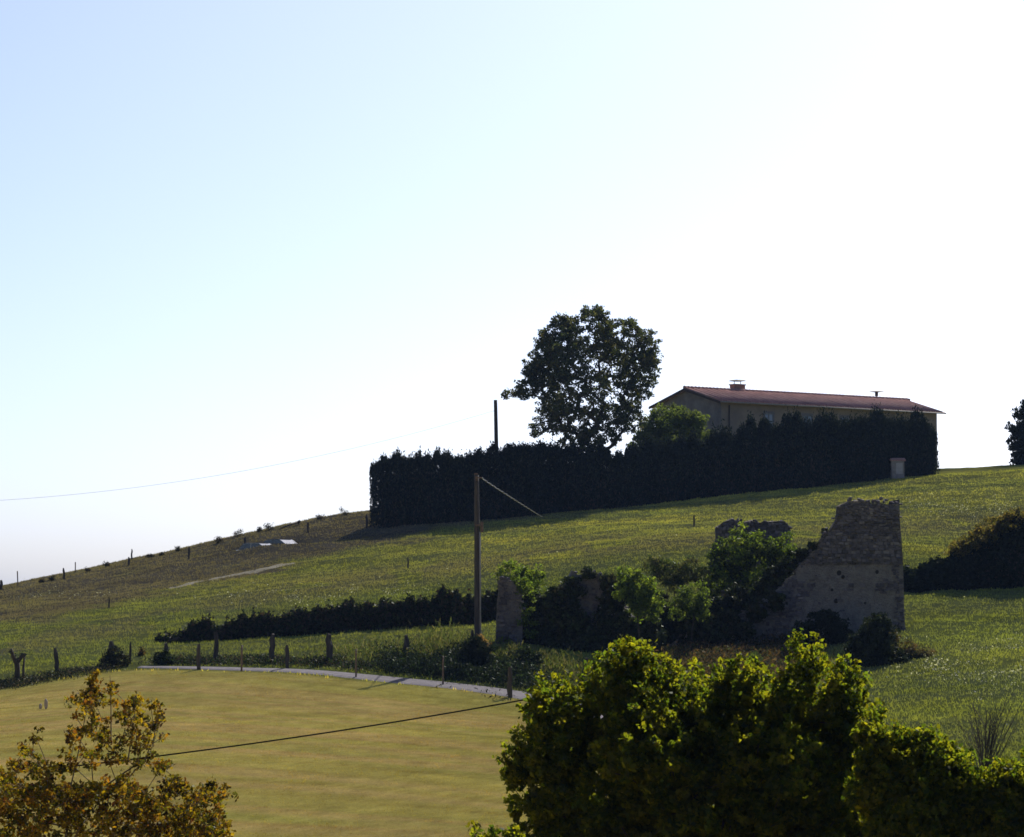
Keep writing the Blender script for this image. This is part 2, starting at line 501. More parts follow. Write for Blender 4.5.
def ground_color(x, y):
    mown, rough, fl, dry, band = zones(x, y)
    a = fbm(x * 0.08, y * 0.16, 61)[:, None]; b = fbm(x * 0.5, y * 0.5, 62)[:, None]
    c = C_meadow * (1 - a) + C_meadow2 * a
    lush = (sstep(205, 185, y) * 0.55)[:, None]
    c = c * (1 - lush) + C_lush * lush
    c = c * (0.75 + 0.5 * b) * (1 + 0.28 * sstep(195, 225, y) * sstep(-20, 15, x))[:, None]
    w1 = sstep(0.35, 0.65, fbm(x * 0.16 + 3, y * 0.42, 63))[:, None]; w2 = sstep(0.4, 0.7, fbm(x * 0.45, y * 0.9, 64))[:, None]
    c = c * (1 - 0.5 * w1) + 0.5 * w1 * np.array([0.09, 0.10, 0.055])
    c = c * (1 - 0.35 * w2) * (1 + 0.0 * w2) + 0.35 * w2 * np.array([0.06, 0.072, 0.036])
    c = c * (1 - 0.55 * band[:, None]) + C_rough2 * 0.55 * band[:, None]
    r = C_rough * (1 - a) + C_rough2 * a
    c = c * (1 - rough[:, None]) + r * rough[:, None] * (0.7 + 0.6 * b)
    c = c * (1 - dry[:, None] * 0.8) + C_dry * dry[:, None] * 0.8
    # mowing swathes follow the road, bending down the field
    s = (y - road_side_y(x)) * 0.55 + x * 0.05 + 1.2 * (fbm(x * 0.05, y * 0.1, 71) - 0.5)
    st = fbm(x * 0.05, s * 1.1, 72, 3); st2 = vnoise(x * 0.12, s * 2.6, 73)
    k1 = sstep(0.42, 0.7, st)[:, None]; k2 = sstep(0.5, 0.95, st2)[:, None]
    f = C_mown * (1 - k1) + C_mown2 * k1
    f = f * (1 - 0.65 * k2) + C_mown3 * 0.65 * k2
    ln_ = sstep(0.93, 1.0, 1 - np.abs(((s * 0.62 + 0.25 * fbm(x * 0.12, s * 0.3, 75)) % 1.0) - 0.5) * 0.5)[:, None] * (0.35 + 0.65 * vnoise(x * 0.15, s, 76))[:, None]
    f = f * (1 - 0.24 * ln_ * np.array([0.7, 1.0, 1.1]))
    near = sstep(9, 0, np.abs(y - road_side_y(x) + 1))[:, None] * 0.5
    f = f * (1 - near) + C_mown3 * near
    f = f * (0.78 + 0.44 * fbm(x * 1.6, y * 1.3, 74)[:, None])
    f = f * (0.82 + 0.36 * fbm(x * 0.35, y * 0.5, 77)[:, None])
    c = c * (1 + 0.2 * sstep(18, 24, x) * sstep(165, 158, y))[:, None]
    c = c * (1 - mown[:, None]) + f * mown[:, None]
    return c


xf, yf = MX.ravel(), MY.ravel()
gc = ground_color(xf, yf)
nx, ny = MX.shape
ii = np.arange(nx - 1)[:, None] * ny + np.arange(ny - 1)[None]
faces = np.stack([ii, ii + ny, ii + ny + 1, ii + 1], -1).reshape(-1, 4)
g = mesh_obj('ground', np.c_[xf, yf, MZ.ravel()], faces, M_ground, colors=gc, smooth=True)
tag(g, 'grassy hillside rising from a mown field to a bare crest', 'hillside', kind='structure')


def strip(name, c, half, mat, lift, n=5, wob=0.0):
    c = np.asarray(c)
    t = np.gradient(c, axis=0); t /= np.linalg.norm(t, axis=1)[:, None]
    nrm = np.c_[-t[:, 1], t[:, 0]]
    us = np.linspace(-1, 1, n)
    v = []
    for i in range(len(c)):
        h = half * (1 + wob * (vnoise(i * 0.25, 3.1, 9) - 0.5)) * min(1, 0.3 + 0.7 * (i + 0.5) / (len(c) * 0.5))
        for u in us:
            q = c[i] + nrm[i] * u * h
            edge = -0.05 if abs(u) == 1 else 0
            v.append((q[0], q[1], float(gz(q[0], q[1])) + lift + edge))
    i0 = np.arange(len(c) - 1)[:, None] * n + np.arange(n - 1)[None]
    f = np.stack([i0, i0 + 1, i0 + n + 1, i0 + n], -1).reshape(-1, 4)
    return mesh_obj(name, np.array(v), f, mat, smooth=True)


tag(strip('road', road_c, 0.95, M_asphalt, 0.045, 9), 'narrow grey lane curving along the top of the mown field', 'road', kind='structure')
tr = np.array([hit(*p)[:2] for p in [(168, 589), (190, 584), (215, 578.5), (240, 574), (265, 569), (292, 563.5)]])
tag(strip('track', smooth_line(tr, 60), 0.6, M_dirt, 0.05, 5, 1.2), 'short pale dirt track crossing the hillside', 'track', kind='structure')


# ------------------------------------------------------------------ grass
def on_road(x, y, m=0.95):
    d = np.min((x[:, None] - road_c[None, ::3, 0]) ** 2 + (y[:, None] - road_c[None, ::3, 1]) ** 2, axis=1)
    e = np.min((x[:, None] - tr[None, :, 0]) ** 2 + (y[:, None] - tr[None, :, 1]) ** 2, axis=1)
    return (d < m * m)


def blades(n, xr, yr, hgt, wid, seed, keep, colf, per=3, name='grass'):
    r = np.random.default_rng(seed)
    # even in the picture: more blades where the ground is near
    y = r.uniform(yr[0], yr[1], n); x = r.uniform(-1, 1, n) * y * 0.25
    k = keep(x, y) > r.uniform(0, 1, n); x, y = x[k], y[k]
    k = ~on_road(x, y); x, y = x[k], y[k]
    x = np.repeat(x, per); y = np.repeat(y, per)
    x = x + r.normal(0, 0.08, len(x)); y = y + r.normal(0, 0.08, len(y))
    z = gz(x, y) - 0.02
    h = hgt * r.uniform(0.5, 1.4, len(x)) * (0.6 + 0.8 * fbm(x * 0.5, y * 0.5, 81))
    a = r.uniform(0, np.pi, len(x)); w = wid * r.uniform(0.6, 1.4, len(x))
    dx, dy = np.cos(a) * w / 2, np.sin(a) * w / 2
    lx, ly = r.normal(0, 0.28, len(x)) * h, r.normal(0, 0.28, len(x)) * h
    v = np.stack([np.c_[x - dx, y - dy, z], np.c_[x + dx, y + dy, z], np.c_[x + lx, y + ly, z + h]], 1).reshape(-1, 3)
    f = np.arange(len(v)).reshape(-1, 3)
    c = colf(x, y, r)
    return mesh_obj(name, v, f, M_grass, colors=np.repeat(c, 3, axis=0))


def keep_meadow(x, y):
    m, ro, fl, dry, b = zones(x, y)
    return (1 - m) * (0.8 + 0.2 * ro)


def col_meadow(x, y, r):
    c = ground_color(x, y)
    return c * r.uniform(1.3, 1.58, len(x))[:, None] * np.array([1.08, 1.05, 0.95])


tag(blades(225000, (105, 268), (105, 268), 0.125, 0.06, 5, keep_meadow, col_meadow, 3, 'meadow_grass'), 'rough green and brown meadow grass over the hillside', 'grass', kind='stuff')


def keep_mown(x, y):
    m, ro, fl, dry, b = zones(x, y)
    return m


tag(blades(120000, (92, 156), (92, 156), 0.05, 0.035, 6, keep_mown, lambda x, y, r: ground_color(x, y) * r.uniform(0.5, 0.85, len(x))[:, None], 3, 'mown_stubble'),
    'short tan stubble of the mown field beside the lane', 'grass', kind='stuff')


def keep_flower(x, y):
    m, ro, fl, dry, b = zones(x, y)
    return (1 - m) * np.clip(fl * 1.3 + 0.001, 0, 1)


def specks(n, seed):
    r = np.random.default_rng(seed)
    y = r.uniform(110, 262, n); x = r.uniform(-1, 1, n) * y * 0.182
    k = (keep_flower(x, y) > r.uniform(0, 1, n)); x, y = x[k], y[k]
    k = ~on_road(x, y); x, y = x[k], y[k]
    z = gz(x, y) + r.uniform(0.1, 0.35, len(x))
    s = r.uniform(0.025, 0.075, len(x))
    C = np.c_[x, y, z]
    V, Fc = leaf_quads(C, s * 2, r, flat=0.2)
    c = np.repeat(np.array([0.45, 0.45, 0.40]) * r.uniform(0.5, 1.1, len(x))[:, None], 4, axis=0)
    return mesh_obj('meadow_flowers', V, Fc, M_grass, colors=c)


# ------------------------------------------------------------------ foliage
def leaf_quads(C, s, r, flat=0.0, up=0.0, aspect=0.55):
    n = len(C)
    u = r.normal(0, 1, (n, 3)); u[:, 2] = u[:, 2] * (1 - flat) + up * 2.0
    u /= np.linalg.norm(u, axis=1)[:, None]
    w = r.normal(0, 1, (n, 3)); w -= (w * u).sum(1)[:, None] * u
    w /= np.linalg.norm(w, axis=1)[:, None]
    s = np.broadcast_to(s, (n,))[:, None]
    a = aspect * r.uniform(0.8, 1.2, (n, 1))
    nn = np.cross(u, w)
    V = np.stack([C - u * s * 0.5, C + w * s * a * 0.5 + nn * s * 0.08, C + u * s * 0.5, C - w * s * a * 0.5 + nn * s * 0.08], 1).reshape(-1, 3)
    return V, np.arange(4 * n).reshape(-1, 4)


def palette(cols, n, r, weights=None, var=0.25):
    cols = np.array(cols)
    i = r.choice(len(cols), n, p=weights)
    return cols[i] * r.uniform(1 - var, 1 + var, (n, 1))


def leaf_cloud(centers, radius, per, size, cols, r, weights=None, up=0.0, aspect=0.55, flatten=0.8):
    """clumps of leaves round centres; one palette pick per clump mixed with one per leaf"""
    n = len(centers)
    rad = np.broadcast_to(radius, (n,)) * r.uniform(0.7, 1.25, n)
    d = r.normal(0, 1, (n, per, 3)); d /= np.linalg.norm(d, axis=2)[..., None]
    rr = r.uniform(0, 1, (n, per, 1)) ** 0.45
    off = d * rr * rad[:, None, None]; off[..., 2] *= flatten
    C = (centers[:, None] + off).reshape(-1, 3)
    V, Fc = leaf_quads(C, size * r.uniform(0.6, 1.3, len(C)), r, up=up, aspect=aspect)
    cc = palette(cols, n, r, weights); cl = palette(cols, len(C), r, weights)
    c = 0.5 * np.repeat(cc, per, axis=0) + 0.5 * cl
    return V, Fc, np.repeat(c, 4, axis=0)


def lobes_to_points(lobes, d, n, r, shell=0.55, depth=1.0):
    """lobes: (px, py, radius_px, depth offset m) seen from the camera; random points inside, denser at the skin"""
    L = np.array([(*P(a, b, d + o), rp * d / F) for a, b, rp, o in lobes])
    wt = L[:, 3] ** 2; wt /= wt.sum()
    i = r.choice(len(L), n, p=wt)
    v = r.normal(0, 1, (n, 3)); v /= np.linalg.norm(v, axis=1)[:, None]
    rr = r.uniform(shell ** 3, 1, n) ** (1 / 3)
    sc = np.ones((n, 3)); sc[:, 1] = depth
    return L[i, :3] + v * (rr * L[i, 3])[:, None] * sc


def skeleton(base, trunk_top, targets, r, r_tip=0.02, power=0.45, rmax=None):
    """connect every target to the growing tree; limb thickness follows the number of twigs carried"""
    nodes = [np.array(base, float)]
    par = [-1]
    nseg = 4
    for k in range(1, nseg + 1):
        nodes.append(np.array(base) + (np.array(trunk_top) - base) * k / nseg); par.append(len(nodes) - 2)
    first = 2
    root = nodes[nseg].copy()
    order = np.argsort(np.linalg.norm(targets - root, axis=1))
    for t in targets[order]:
        A = np.array(nodes[first:])
        d = np.linalg.norm(A - t, axis=1)
        dr = np.linalg.norm(A - root, axis=1)
        # prefer nodes lying between root and target
        cost = d + 0.35 * dr * 0.5 + 0.6 * np.maximum(0, A[:, 2] - t[2])
        j = int(np.argmin(cost)) + first
        a = nodes[j]; L = np.linalg.norm(t - a)
        m = max(1, int(L / 0.7))
        m = min(m, 6)
        prev = j
        for q in range(1, m + 1):
            u = q / m
            p = a + (t - a) * u
            p = p + np.array([0, 0, 0.12 * L * math.sin(math.pi * u)]) + (r.normal(0, 0.035 * L, 3) if q < m else 0)
            nodes.append(p); par.append(prev); prev = len(nodes) - 1
    cnt = np.zeros(len(nodes)); haschild = np.zeros(len(nodes), bool)
    for i in range(len(nodes) - 1, 0, -1):
        cnt[i] += 0 if haschild[i] else 1
        cnt[par[i]] += cnt[i]; haschild[par[i]] = True
    rad = r_tip * np.maximum(cnt, 1) ** power
    if rmax: rad = np.minimum(rad, rmax)
    T = Tubes()
    ch = [[] for _ in nodes]
    for i in range(1, len(nodes)): ch[par[i]].append(i)
    stack = [(0, None)]
    while stack:
        s, p = stack.pop()
        path = [p, s] if p is not None else [s]
        cur = s
        while ch[cur]:
            k = max(ch[cur], key=lambda q: cnt[q])
            for o in ch[cur]:
                if o != k: stack.append((o, cur))
            path.append(k); cur = k
        if len(path) >= 2:
            rr = np.array([rad[q] for q in path])
            if p is not None: rr[0] = rr[1]
            T.add([nodes[q] for q in path], rr, 5 if rr.max() < 0.1 else 8, cap=False)
    return T


def tree(name, base, top, pts, leafpar, mats, cols, weights=None, seed=1, r_tip=0.015, tp_part='trunk', lf_part='crown', sk_n=None, rmax=None, power=0.45):
    r = np.random.default_rng(seed)
    root = empty(name, base)
    loc = np.array(base, float)
    sk = pts if sk_n is None else pts[r.choice(len(pts), min(sk_n, len(pts)), replace=False)]
    T = skeleton(loc * 0, np.array(top) - loc, sk - loc, r, r_tip, rmax=rmax, power=power)
    T.build(tp_part, mats[0], root)
    V, Fc, c = leaf_cloud(pts - loc, leafpar['rad'], leafpar['per'], leafpar['size'], cols, r, weights, up=leafpar.get('up', 0), aspect=leafpar.get('aspect', 0.55))
    if 'outer' in leafpar:
        # looser sprays of leaf on the outside of the crown
        op, orad, oper, osz = leafpar['outer']
        V2, F2, c2 = leaf_cloud(op - loc, orad, oper, osz, cols, r, weights, up=0.1, aspect=leafpar.get('aspect', 0.55))
        V, Fc, c = np.r_[V, V2], np.r_[Fc, F2 + len(V)], np.r_[c, c2]
    if 'shoots' in leafpar:
        # young shoots standing out of the crown
        out_d = np.linalg.norm((pts - pts.mean(0)) * np.array([0.6, 1, 1]), axis=1); q = pts[r.choice(len(pts), leafpar['shoots'], p=out_d ** 2 / (out_d ** 2).sum())] - loc
        dirv = q - (pts.mean(0) - loc); dirv /= np.linalg.norm(dirv, axis=1)[:, None]; dirv = dirv * 0.8 + np.array([0, 0, 0.5]); dirv += r.normal(0, .25, dirv.shape)
        L = leafpar.get('slen', 0.3)
        q = np.concatenate([q + dirv * (leafpar['rad'] * 0.6 + L * f) for f in (0.15, 0.4, 0.65, 0.9)])
        V2, F2, c2 = leaf_cloud(q, 0.07, 9, leafpar['size'], cols, r, weights, up=0.2, aspect=leafpar.get('aspect', 0.55))
        V, Fc, c = np.r_[V, V2], np.r_[Fc, F2 + len(V)], np.r_[c, c2]
    mesh_obj(lf_part, V, Fc, mats[1], root, colors=c)
    return root


tag(specks(140000, 7), 'scattered white wildflowers in the meadow grass', 'flowers', kind='stuff')

G_dark = [(0.008, 0.013, 0.010), (0.013, 0.02, 0.014), (0.02, 0.026, 0.016)]
G_con = [(0.011, 0.017, 0.018), (0.017, 0.025, 0.024), (0.030, 0.036, 0.028), (0.014, 0.020, 0.022)]
G_mid = [(0.045, 0.07, 0.022), (0.065, 0.09, 0.03), (0.03, 0.05, 0.02)]
G_bright = [(0.10, 0.15, 0.03), (0.13, 0.17, 0.035), (0.06, 0.10, 0.025)]
G_olive = [(0.08, 0.08, 0.035), (0.11, 0.10, 0.05), (0.05, 0.06, 0.03)]
G_brown = [(0.09, 0.055, 0.03), (0.13, 0.085, 0.045), (0.06, 0.05, 0.03)]


# ---- hedges: a dense clipped body of foliage round a woody core
def hedge(name, line, tops, thick, size, count, cols, mat, seed, jag=0.25, up=0.9, aspect=0.35, dome=0.25, weights=None, core=True):
    """line: world ground points; tops: height of the hedge above ground at each of them"""
    r = np.random.default_rng(seed)
    line = np.asarray(line, float)
    base = line[0].copy()
    seg = np.r_[0, np.cumsum(np.linalg.norm(np.diff(line[:, :2], axis=0), axis=1))]
    Lt = seg[-1]
    s = r.uniform(-thick * 0.4, Lt + thick * 0.4, count)
    sc = np.clip(s, 0, Lt)
    x = np.interp(sc, seg, line[:, 0]); y = np.interp(sc, seg, line[:, 1])
    hgt = np.interp(sc, seg, tops)
    i = np.clip(np.searchsorted(seg, sc) - 1, 0, len(line) - 2)
    t = line[i + 1, :2] - line[i, :2]; t /= np.linalg.norm(t, axis=1)[:, None]
    st_ = np.diff(line[:, :2], axis=0); st_ /= np.linalg.norm(st_, axis=1)[:, None]
    vt = np.r_[st_[:1], (st_[1:] + st_[:-1]) / 2, st_[-1:]]
    tt_ = np.c_[np.interp(sc, seg, vt[:, 0]), np.interp(sc, seg, vt[:, 1])]; tt_ /= np.linalg.norm(tt_, axis=1)[:, None]
    n = np.c_[-tt_[:, 1], tt_[:, 0]]
    over = (s - sc)
    x = x + t[:, 0] * over; y = y + t[:, 1] * over
    hgt = hgt * (0.94 + 0.12 * vnoise(s * 0.7, seed * 1.3, seed)) + (vnoise(s * 2.1, 0.5, seed + 3) ** 3 + 0.6 * vnoise(s * 5.3, 1.5, seed + 4) ** 3 - 0.3) * jag * 2.4
    hgt = hgt * np.sqrt(np.clip(1 - (np.abs(over) / (thick * 0.5)) ** 2 * 0.5, 0.2, 1))
    # cross-section: rounded-top wall, points near its skin
    side = r.uniform(-1, 1, count)
    top = r.uniform(0, 1, count) < 0.3
    v = np.where(top, 1.0, r.uniform(0.0, 1, count) ** 0.8)
    u = np.where(top | (np.abs(over) > 0.01), side, np.sign(side))
    wid = thick / 2 * np.sqrt(np.clip(1 - (np.abs(over) / (thick * 0.5)) ** 2, 0.05, 1)) * (1 - dome * v ** 3) * (0.72 + 0.56 * fbm(s * 1.1, v * hgt * 0.9, seed + 5))
    zz = v * hgt * (1 - dome * 0.5 * np.where(top, np.abs(side) ** 3, 0))
    depth_in = np.abs(r.normal(0, 0.12, count)) * (1 + thick * 0.3)
    x = x + n[:, 0] * u * (wid - depth_in * (~top)); y = y + n[:, 1] * u * (wid - depth_in * (~top))
    zz = zz - depth_in * top + np.abs(r.normal(0, 1, count)) * jag * 0.5 * top
    z = gz(x, y) + np.maximum(zz, 0.02)
    V, Fc = leaf_quads(np.c_[x, y, z] - base, size * r.uniform(0.6, 1.4, count), r, up=up, aspect=aspect)
    c = np.repeat(palette(cols, count, r, weights), 4, axis=0)
    root = empty(name, base)
    mesh_obj('foliage', V, Fc, mat, root, colors=c)
    if core:
        bm = bmesh.new(); m = max(3, int(Lt / 1.0)); prev = None
        for k in range(m + 1):
            q = Lt * k / m
            cx = np.interp(q, seg, line[:, 0]); cy = np.interp(q, seg, line[:, 1]); hh = np.interp(q, seg, tops) * 0.8
            ii_ = min(max(np.searchsorted(seg, q) - 1, 0), len(line) - 2)
            tt = line[ii_ + 1, :2] - line[ii_, :2]; tt /= np.linalg.norm(tt)
            ring = []
            for (a, b) in [(-0.32, -0.1), (-0.32, 0.7), (-0.18, 1), (0.18, 1), (0.32, 0.7), (0.32, -0.1)]:
                a = a * (1 + 0.3 * (r.random() - 0.5)); b = b * (1 + 0.12 * (r.random() - 0.5))
                X, Y = cx - tt[1] * a * thick, cy + tt[0] * a * thick
                ring.append(bm.verts.new((X - base[0], Y - base[1], float(gz(X, Y)) + b * hh - base[2])))
            if prev:
                for e in range(5): bm.faces.new((prev[e], prev[e + 1], ring[e + 1], ring[e]))
            else: bm.faces.new(ring)
            prev = ring
        bm.faces.new(prev[::-1])
        bm_obj('woody_core', bm, M_bark, root)
    return root


def shrub(name, lobes, d, n, per, rad, size, cols, mat, seed, base=None, shell=0.3, up=0.2, aspect=0.55, weights=None, depth=1.0, sk=60, r_tip=0.008, clampg=True, top=None):
    r = np.random.default_rng(seed)
    pts = lobes_to_points(lobes, d, n, r, shell, depth)
    if clampg:
        zg = gz(pts[:, 0], pts[:, 1]); pts[:, 2] = np.maximum(pts[:, 2], zg + 0.12)
    if base is None:
        c = pts.mean(0); base = np.array([c[0], c[1], float(gz(c[0], c[1]))])
    if top is None: top = base + np.array([0, 0, 0.25 * (pts[:, 2].max() - base[2])])
    return tree(name, base, top, pts, dict(rad=rad, per=per, size=size, up=up, aspect=aspect), (M_bark, mat), cols, weights, seed, r_tip, 'stem', 'foliage', sk_n=sk)


def hline(pxs):
    return np.array([hit(a, b) for a, b in pxs])


def seg_tops(line, pxs, toppy):
    out = []
    for w, (a, b), t in zip(line, pxs, toppy):
        out.append(P(a, t, w[1])[2] - w[2])
    return out


# tall dark hedge round the house garden
def tall_hedge(base_px, top_py, back, seed, cnt, label, thick=2.4, size=0.27):
    ln = []
    for (a, b) in base_px:
        h = hit(a, b); d = h[1] + back + thick / 2
        X = P(a, b, d)[0]; ln.append((X, d, float(gz(X, d))))
    ln = np.array(ln)
    tops = [P(a, t, w[1])[2] - w[2] for (a, b), t, w in zip(base_px, top_py, ln)]
    o = hedge('tall_hedge', ln, tops, thick, size, cnt, G_con, M_conifer, seed, jag=0.58 if seed != 103 else 0.85)
    tag(o, label, 'hedge', 'tall evergreen hedges round the farmhouse')
    return o


tall_hedge([(382, 527), (430, 524), (470, 521), (520, 517), (552, 513)], [463, 461, 457, 451, 453], -0.5, 101, 70000, 'long dark clipped hedge behind the wooden pole, at the left end of the row')
tall_hedge([(562, 512), (590, 510), (630, 507), (648, 504)], [452, 459, 458, 452], -0.3, 102, 34000, 'lower dark hedge section under the round-crowned tree')
tall_hedge([(650, 504), (690, 499), (740, 494), (800, 488), (860, 482), (926, 475.5)], [449, 446, 434, 427, 425, 428], -0.5, 103, 95000, 'tallest dark hedge in front of the long farmhouse wall')

# dark clipped tree at the right edge of the crest
o = shrub('dark_tree', [(1030, 428, 24, 0), (1034, 444, 24, 0), (1040, 412, 18, 0), (1032, 456, 20, 0), (1050, 440, 30, 0)], 284, 420, 60, 0.5, 0.4, G_dark, M_conifer, 110, base=P(1036, 467, 284), up=0.5, aspect=0.4, shell=0.2)
tag(o, 'dark bushy evergreen alone on the crest at the right edge', 'tree')

# low hedgerow across the middle
bp = [(166, 643), (200, 641), (240, 638), (290, 635), (340, 632), (400, 628), (450, 624), (497, 619)]
ln = hline(bp)
o = hedge('low_hedge', ln, [0.2, 0.65, 0.9, 1.15, 1.3, 1.2, 1.15, 1.3], 1.5, 0.22, 42000, G_dark + [(0.045, 0.034, 0.026), (0.035, 0.045, 0.02), (0.03, 0.022, 0.022)], M_ivy, 104, jag=0.42, up=0.2, aspect=0.6, dome=0.5)
tag(o, 'low dark bramble hedge crossing the meadow left of the ruin', 'hedge')

# hedge at right with a russet crest
bp = [(908, 590), (940, 588), (970, 587), (1000, 586), (1040, 584), (1090, 582)]
ln = hline(bp)
tp = seg_tops(ln, bp, [573, 562, 549, 530, 512, 500])
o = hedge('bramble_hedge', ln, tp, 2.6, 0.26, 34000, G_dark, M_ivy, 105, jag=0.3, up=0.2, aspect=0.6, dome=0.5)
tag(o, 'dark bramble hedge rising to the right edge with russet top growth', 'hedge')
r = np.random.default_rng(106)
pts = []
for k in range(560):
    q = r.uniform(1.6, 5); i = int(q); i = min(i, 4); u = q - i
    w = ln[i] * (1 - u) + ln[i + 1] * u; hh = tp[i] * (1 - u) + tp[i + 1] * u
    pts.append(w + np.array([r.normal(0, .3), r.normal(0.2, .5), hh * 0.97 + r.uniform(-0.4, 0.7)]))
V, Fc, c = leaf_cloud(np.array(pts) - ln[0], 0.32, 45, 0.17, [(0.12, 0.085, 0.035), (0.09, 0.08, 0.035), (0.06, 0.055, 0.025), (0.05, 0.055, 0.025)], r, up=0.3)
mesh_obj('russet_growth', V, Fc, M_spring, o, colors=c)

# ------------------------------------------------------------------ big round tree
r = np.random.default_rng(201)
big = [(590, 335, 27, 0), (560, 345, 24, 0), (618, 340, 25, 0), (640, 365, 20, 0), (545, 370, 18, 1), (568, 360, 26, -2), (610, 362, 26, 2), (530, 385, 14, 0), (522, 394, 9, -1),
       (575, 390, 30, -3), (612, 395, 30, 2), (640, 385, 16, 1), (560, 420, 16, -1), (540, 426, 12, 0), (600, 425, 26, 0), (590, 445, 20, 0), (628, 418, 16, 0), (575, 440, 16, -1), (648, 358, 12, 0), (545, 358, 17, 0), (537, 378, 15, 0), (560, 400, 20, 0), (552, 408, 16, 0), (650, 352, 10, 0), (508, 394, 5, 0), (516, 393, 5, 0), (505, 396, 4, 0), (600, 314, 9, 0), (562, 326, 13, 0), (548, 342, 13, 0), (531, 368, 10, 0), (646, 342, 14, 0), (590, 314, 9, 0), (562, 322, 9, 0), (630, 325, 8, 0)]
dt = 259
pts = lobes_to_points(big, dt, 2800, r, 0.35, 1.1)
# keep the heart of the crown open: most of the leaf is on the skin
cx = P(592, 385, dt)
dist = np.linalg.norm((pts - cx) * np.array([1, .8, 1]), axis=1)
keep = (dist > 2.8) | (r.random(len(pts)) < 0.42) | (pts[:, 2] < P(0, 412, dt)[2])
pts = pts[keep]
b = P(590, 505, dt); b[2] = float(gz(b[0], b[1]))
o = tree('round_tree', b, b + np.array([0.1, 0, 3.3]), pts, dict(rad=0.33, per=24, size=0.22, aspect=0.7), (M_bark, M_leaf),
         [(0.045, 0.065, 0.028), (0.075, 0.085, 0.038), (0.11, 0.10, 0.05), (0.03, 0.045, 0.024)], None, 202, 0.035, sk_n=520, power=0.42)
tag(o, 'large round-crowned tree with see-through branches behind the hedge', 'tree')

o = shrub('leafy_tree', [(668, 428, 24, 0), (650, 438, 16, -1), (641, 446, 13, -1), (690, 428, 16, 0), (676, 416, 13, 0), (656, 416, 10, 0), (700, 440, 12, 0), (668, 450, 25, 0), (698, 418, 8, 0), (645, 455, 14, 0)], 266, 300, 60, 0.5, 0.26,
          [(0.11, 0.15, 0.035), (0.08, 0.11, 0.03), (0.10, 0.12, 0.045)], M_leaf, 203, base=P(670, 490, 266), sk=120, r_tip=0.015, clampg=False)
tag(o, 'bright yellow-green small tree at the farmhouse gable', 'tree')

# ------------------------------------------------------------------ farmhouse
M_roof = roof_mat()
M_wall_tan = noise_mat('ochre_render', (0.15, 0.125, 0.105), (0.22, 0.183, 0.15), 0.8, bump=0.15)
M_wall_grey = noise_mat('stone_gable', (0.11, 0.105, 0.11), (0.19, 0.18, 0.18), 1.5, bump=0.5)
M_brick = noise_mat('chimney_brick', (0.24, 0.13, 0.09), (0.34, 0.20, 0.15), 5)
M_frame = noise_mat('dark_window_frame', (0.10, 0.10, 0.11), (0.16, 0.16, 0.17), 5)
M_fascia = noise_mat('dark_timber', (0.03, 0.022, 0.02), (0.06, 0.045, 0.04), 5)
M_slab = noise_mat('concrete_slab', (0.18, 0.17, 0.16), (0.26, 0.25, 0.24), 6)
m, nt, out = new_mat('window_glass')
b_ = N(nt, 'ShaderNodeBsdfPrincipled', Roughness=0.12); b_.inputs['Base Color'].default_value = (0.10, 0.13, 0.18, 1); b_.inputs['Specular IOR Level'].default_value = 0.8
nt.links.new(b_.outputs[0], out.inputs['Surface']); M_glass = m

A = P(684, 388, 275)            # ridge, near end
B = P(908, 400, 292)            # ridge, far end
ax = np.array([B[0] - A[0], B[1] - A[1]]); Lh = float(np.linalg.norm(ax)); ax /= Lh
hz = math.atan2(ax[1], ax[0])
ridge_z = (A[2] + B[2]) / 2
gnd = float(gz((A[0] + B[0]) / 2, (A[1] + B[1]) / 2)) - 0.5
house = empty('farmhouse', (A[0], A[1], gnd), hz)
tag(house, 'long two-storey farmhouse with low red tiled roof behind the hedge', 'house')
RH = A[2] - gnd                  # local z of ridge at near end
HW, DROP, TH, OV = 5.1, 1.45, 0.16, 0.65
# local frame: x along the ridge, y across (negative = towards the camera side)
ez = RH - DROP - (A[2] - ridge_z) * 0
bm = bmesh.new()
prof = [(-HW, RH - DROP), (0, RH), (HW, RH - DROP)]
for sgn in (-1, 1):
    n_ = 56
    rows = []
    for i in range(n_ + 1):
        x = Lh * i / n_
        for (y_, z_) in ((0, RH), (sgn * HW, RH - DROP)):
            pass
    v1 = [bm.verts.new((x, y_, z_)) for x in (0, Lh) for (y_, z_) in ((0, RH), (sgn * HW, RH - DROP), (sgn * HW, RH - DROP - TH), (0, RH - TH))]
    for k in range(4):
        bm.faces.new((v1[k], v1[(k + 1) % 4], v1[4 + (k + 1) % 4], v1[4 + k]))
    bm.faces.new(v1[:4][::-1]); bm.faces.new(v1[4:])
roof = bm_obj('roof', bm, M_roof, house)
# rows of round tiles on the visible slope, ridge caps and verge tiles
T = Tubes()
sl = math.atan2(DROP, HW)
for i in range(int(Lh / 0.32)):
    x = 0.16 + i * 0.32
    T.add([(x, 0, RH + 0.03), (x, -HW * 0.5, RH - DROP * 0.5 + 0.03), (x, -HW - 0.04, RH - DROP + 0.02)], 0.085, 5)
T.build('tile_row', M_roof, roof)
bm = bmesh.new()
i = 0; x = 0.0
while x < Lh - 0.2:
    mt = Matrix.Translation((x + 0.25, 0, RH + 0.05)) @ Matrix.Rotation(math.pi / 2 + 0.06, 4, 'Y')
    bmesh.ops.create_cone(bm, segments=8, radius1=0.17, radius2=0.14, depth=0.5, cap_ends=True, matrix=mt)
    x += 0.44
bm_obj('ridge_cap', bm, M_roof, roof)
T = Tubes(); T.add([(0, -HW - 0.07, RH - DROP - 0.08), (Lh, -HW - 0.07, RH - DROP - 0.10)], 0.075, 6); T.build('gutter', M_slab, house)
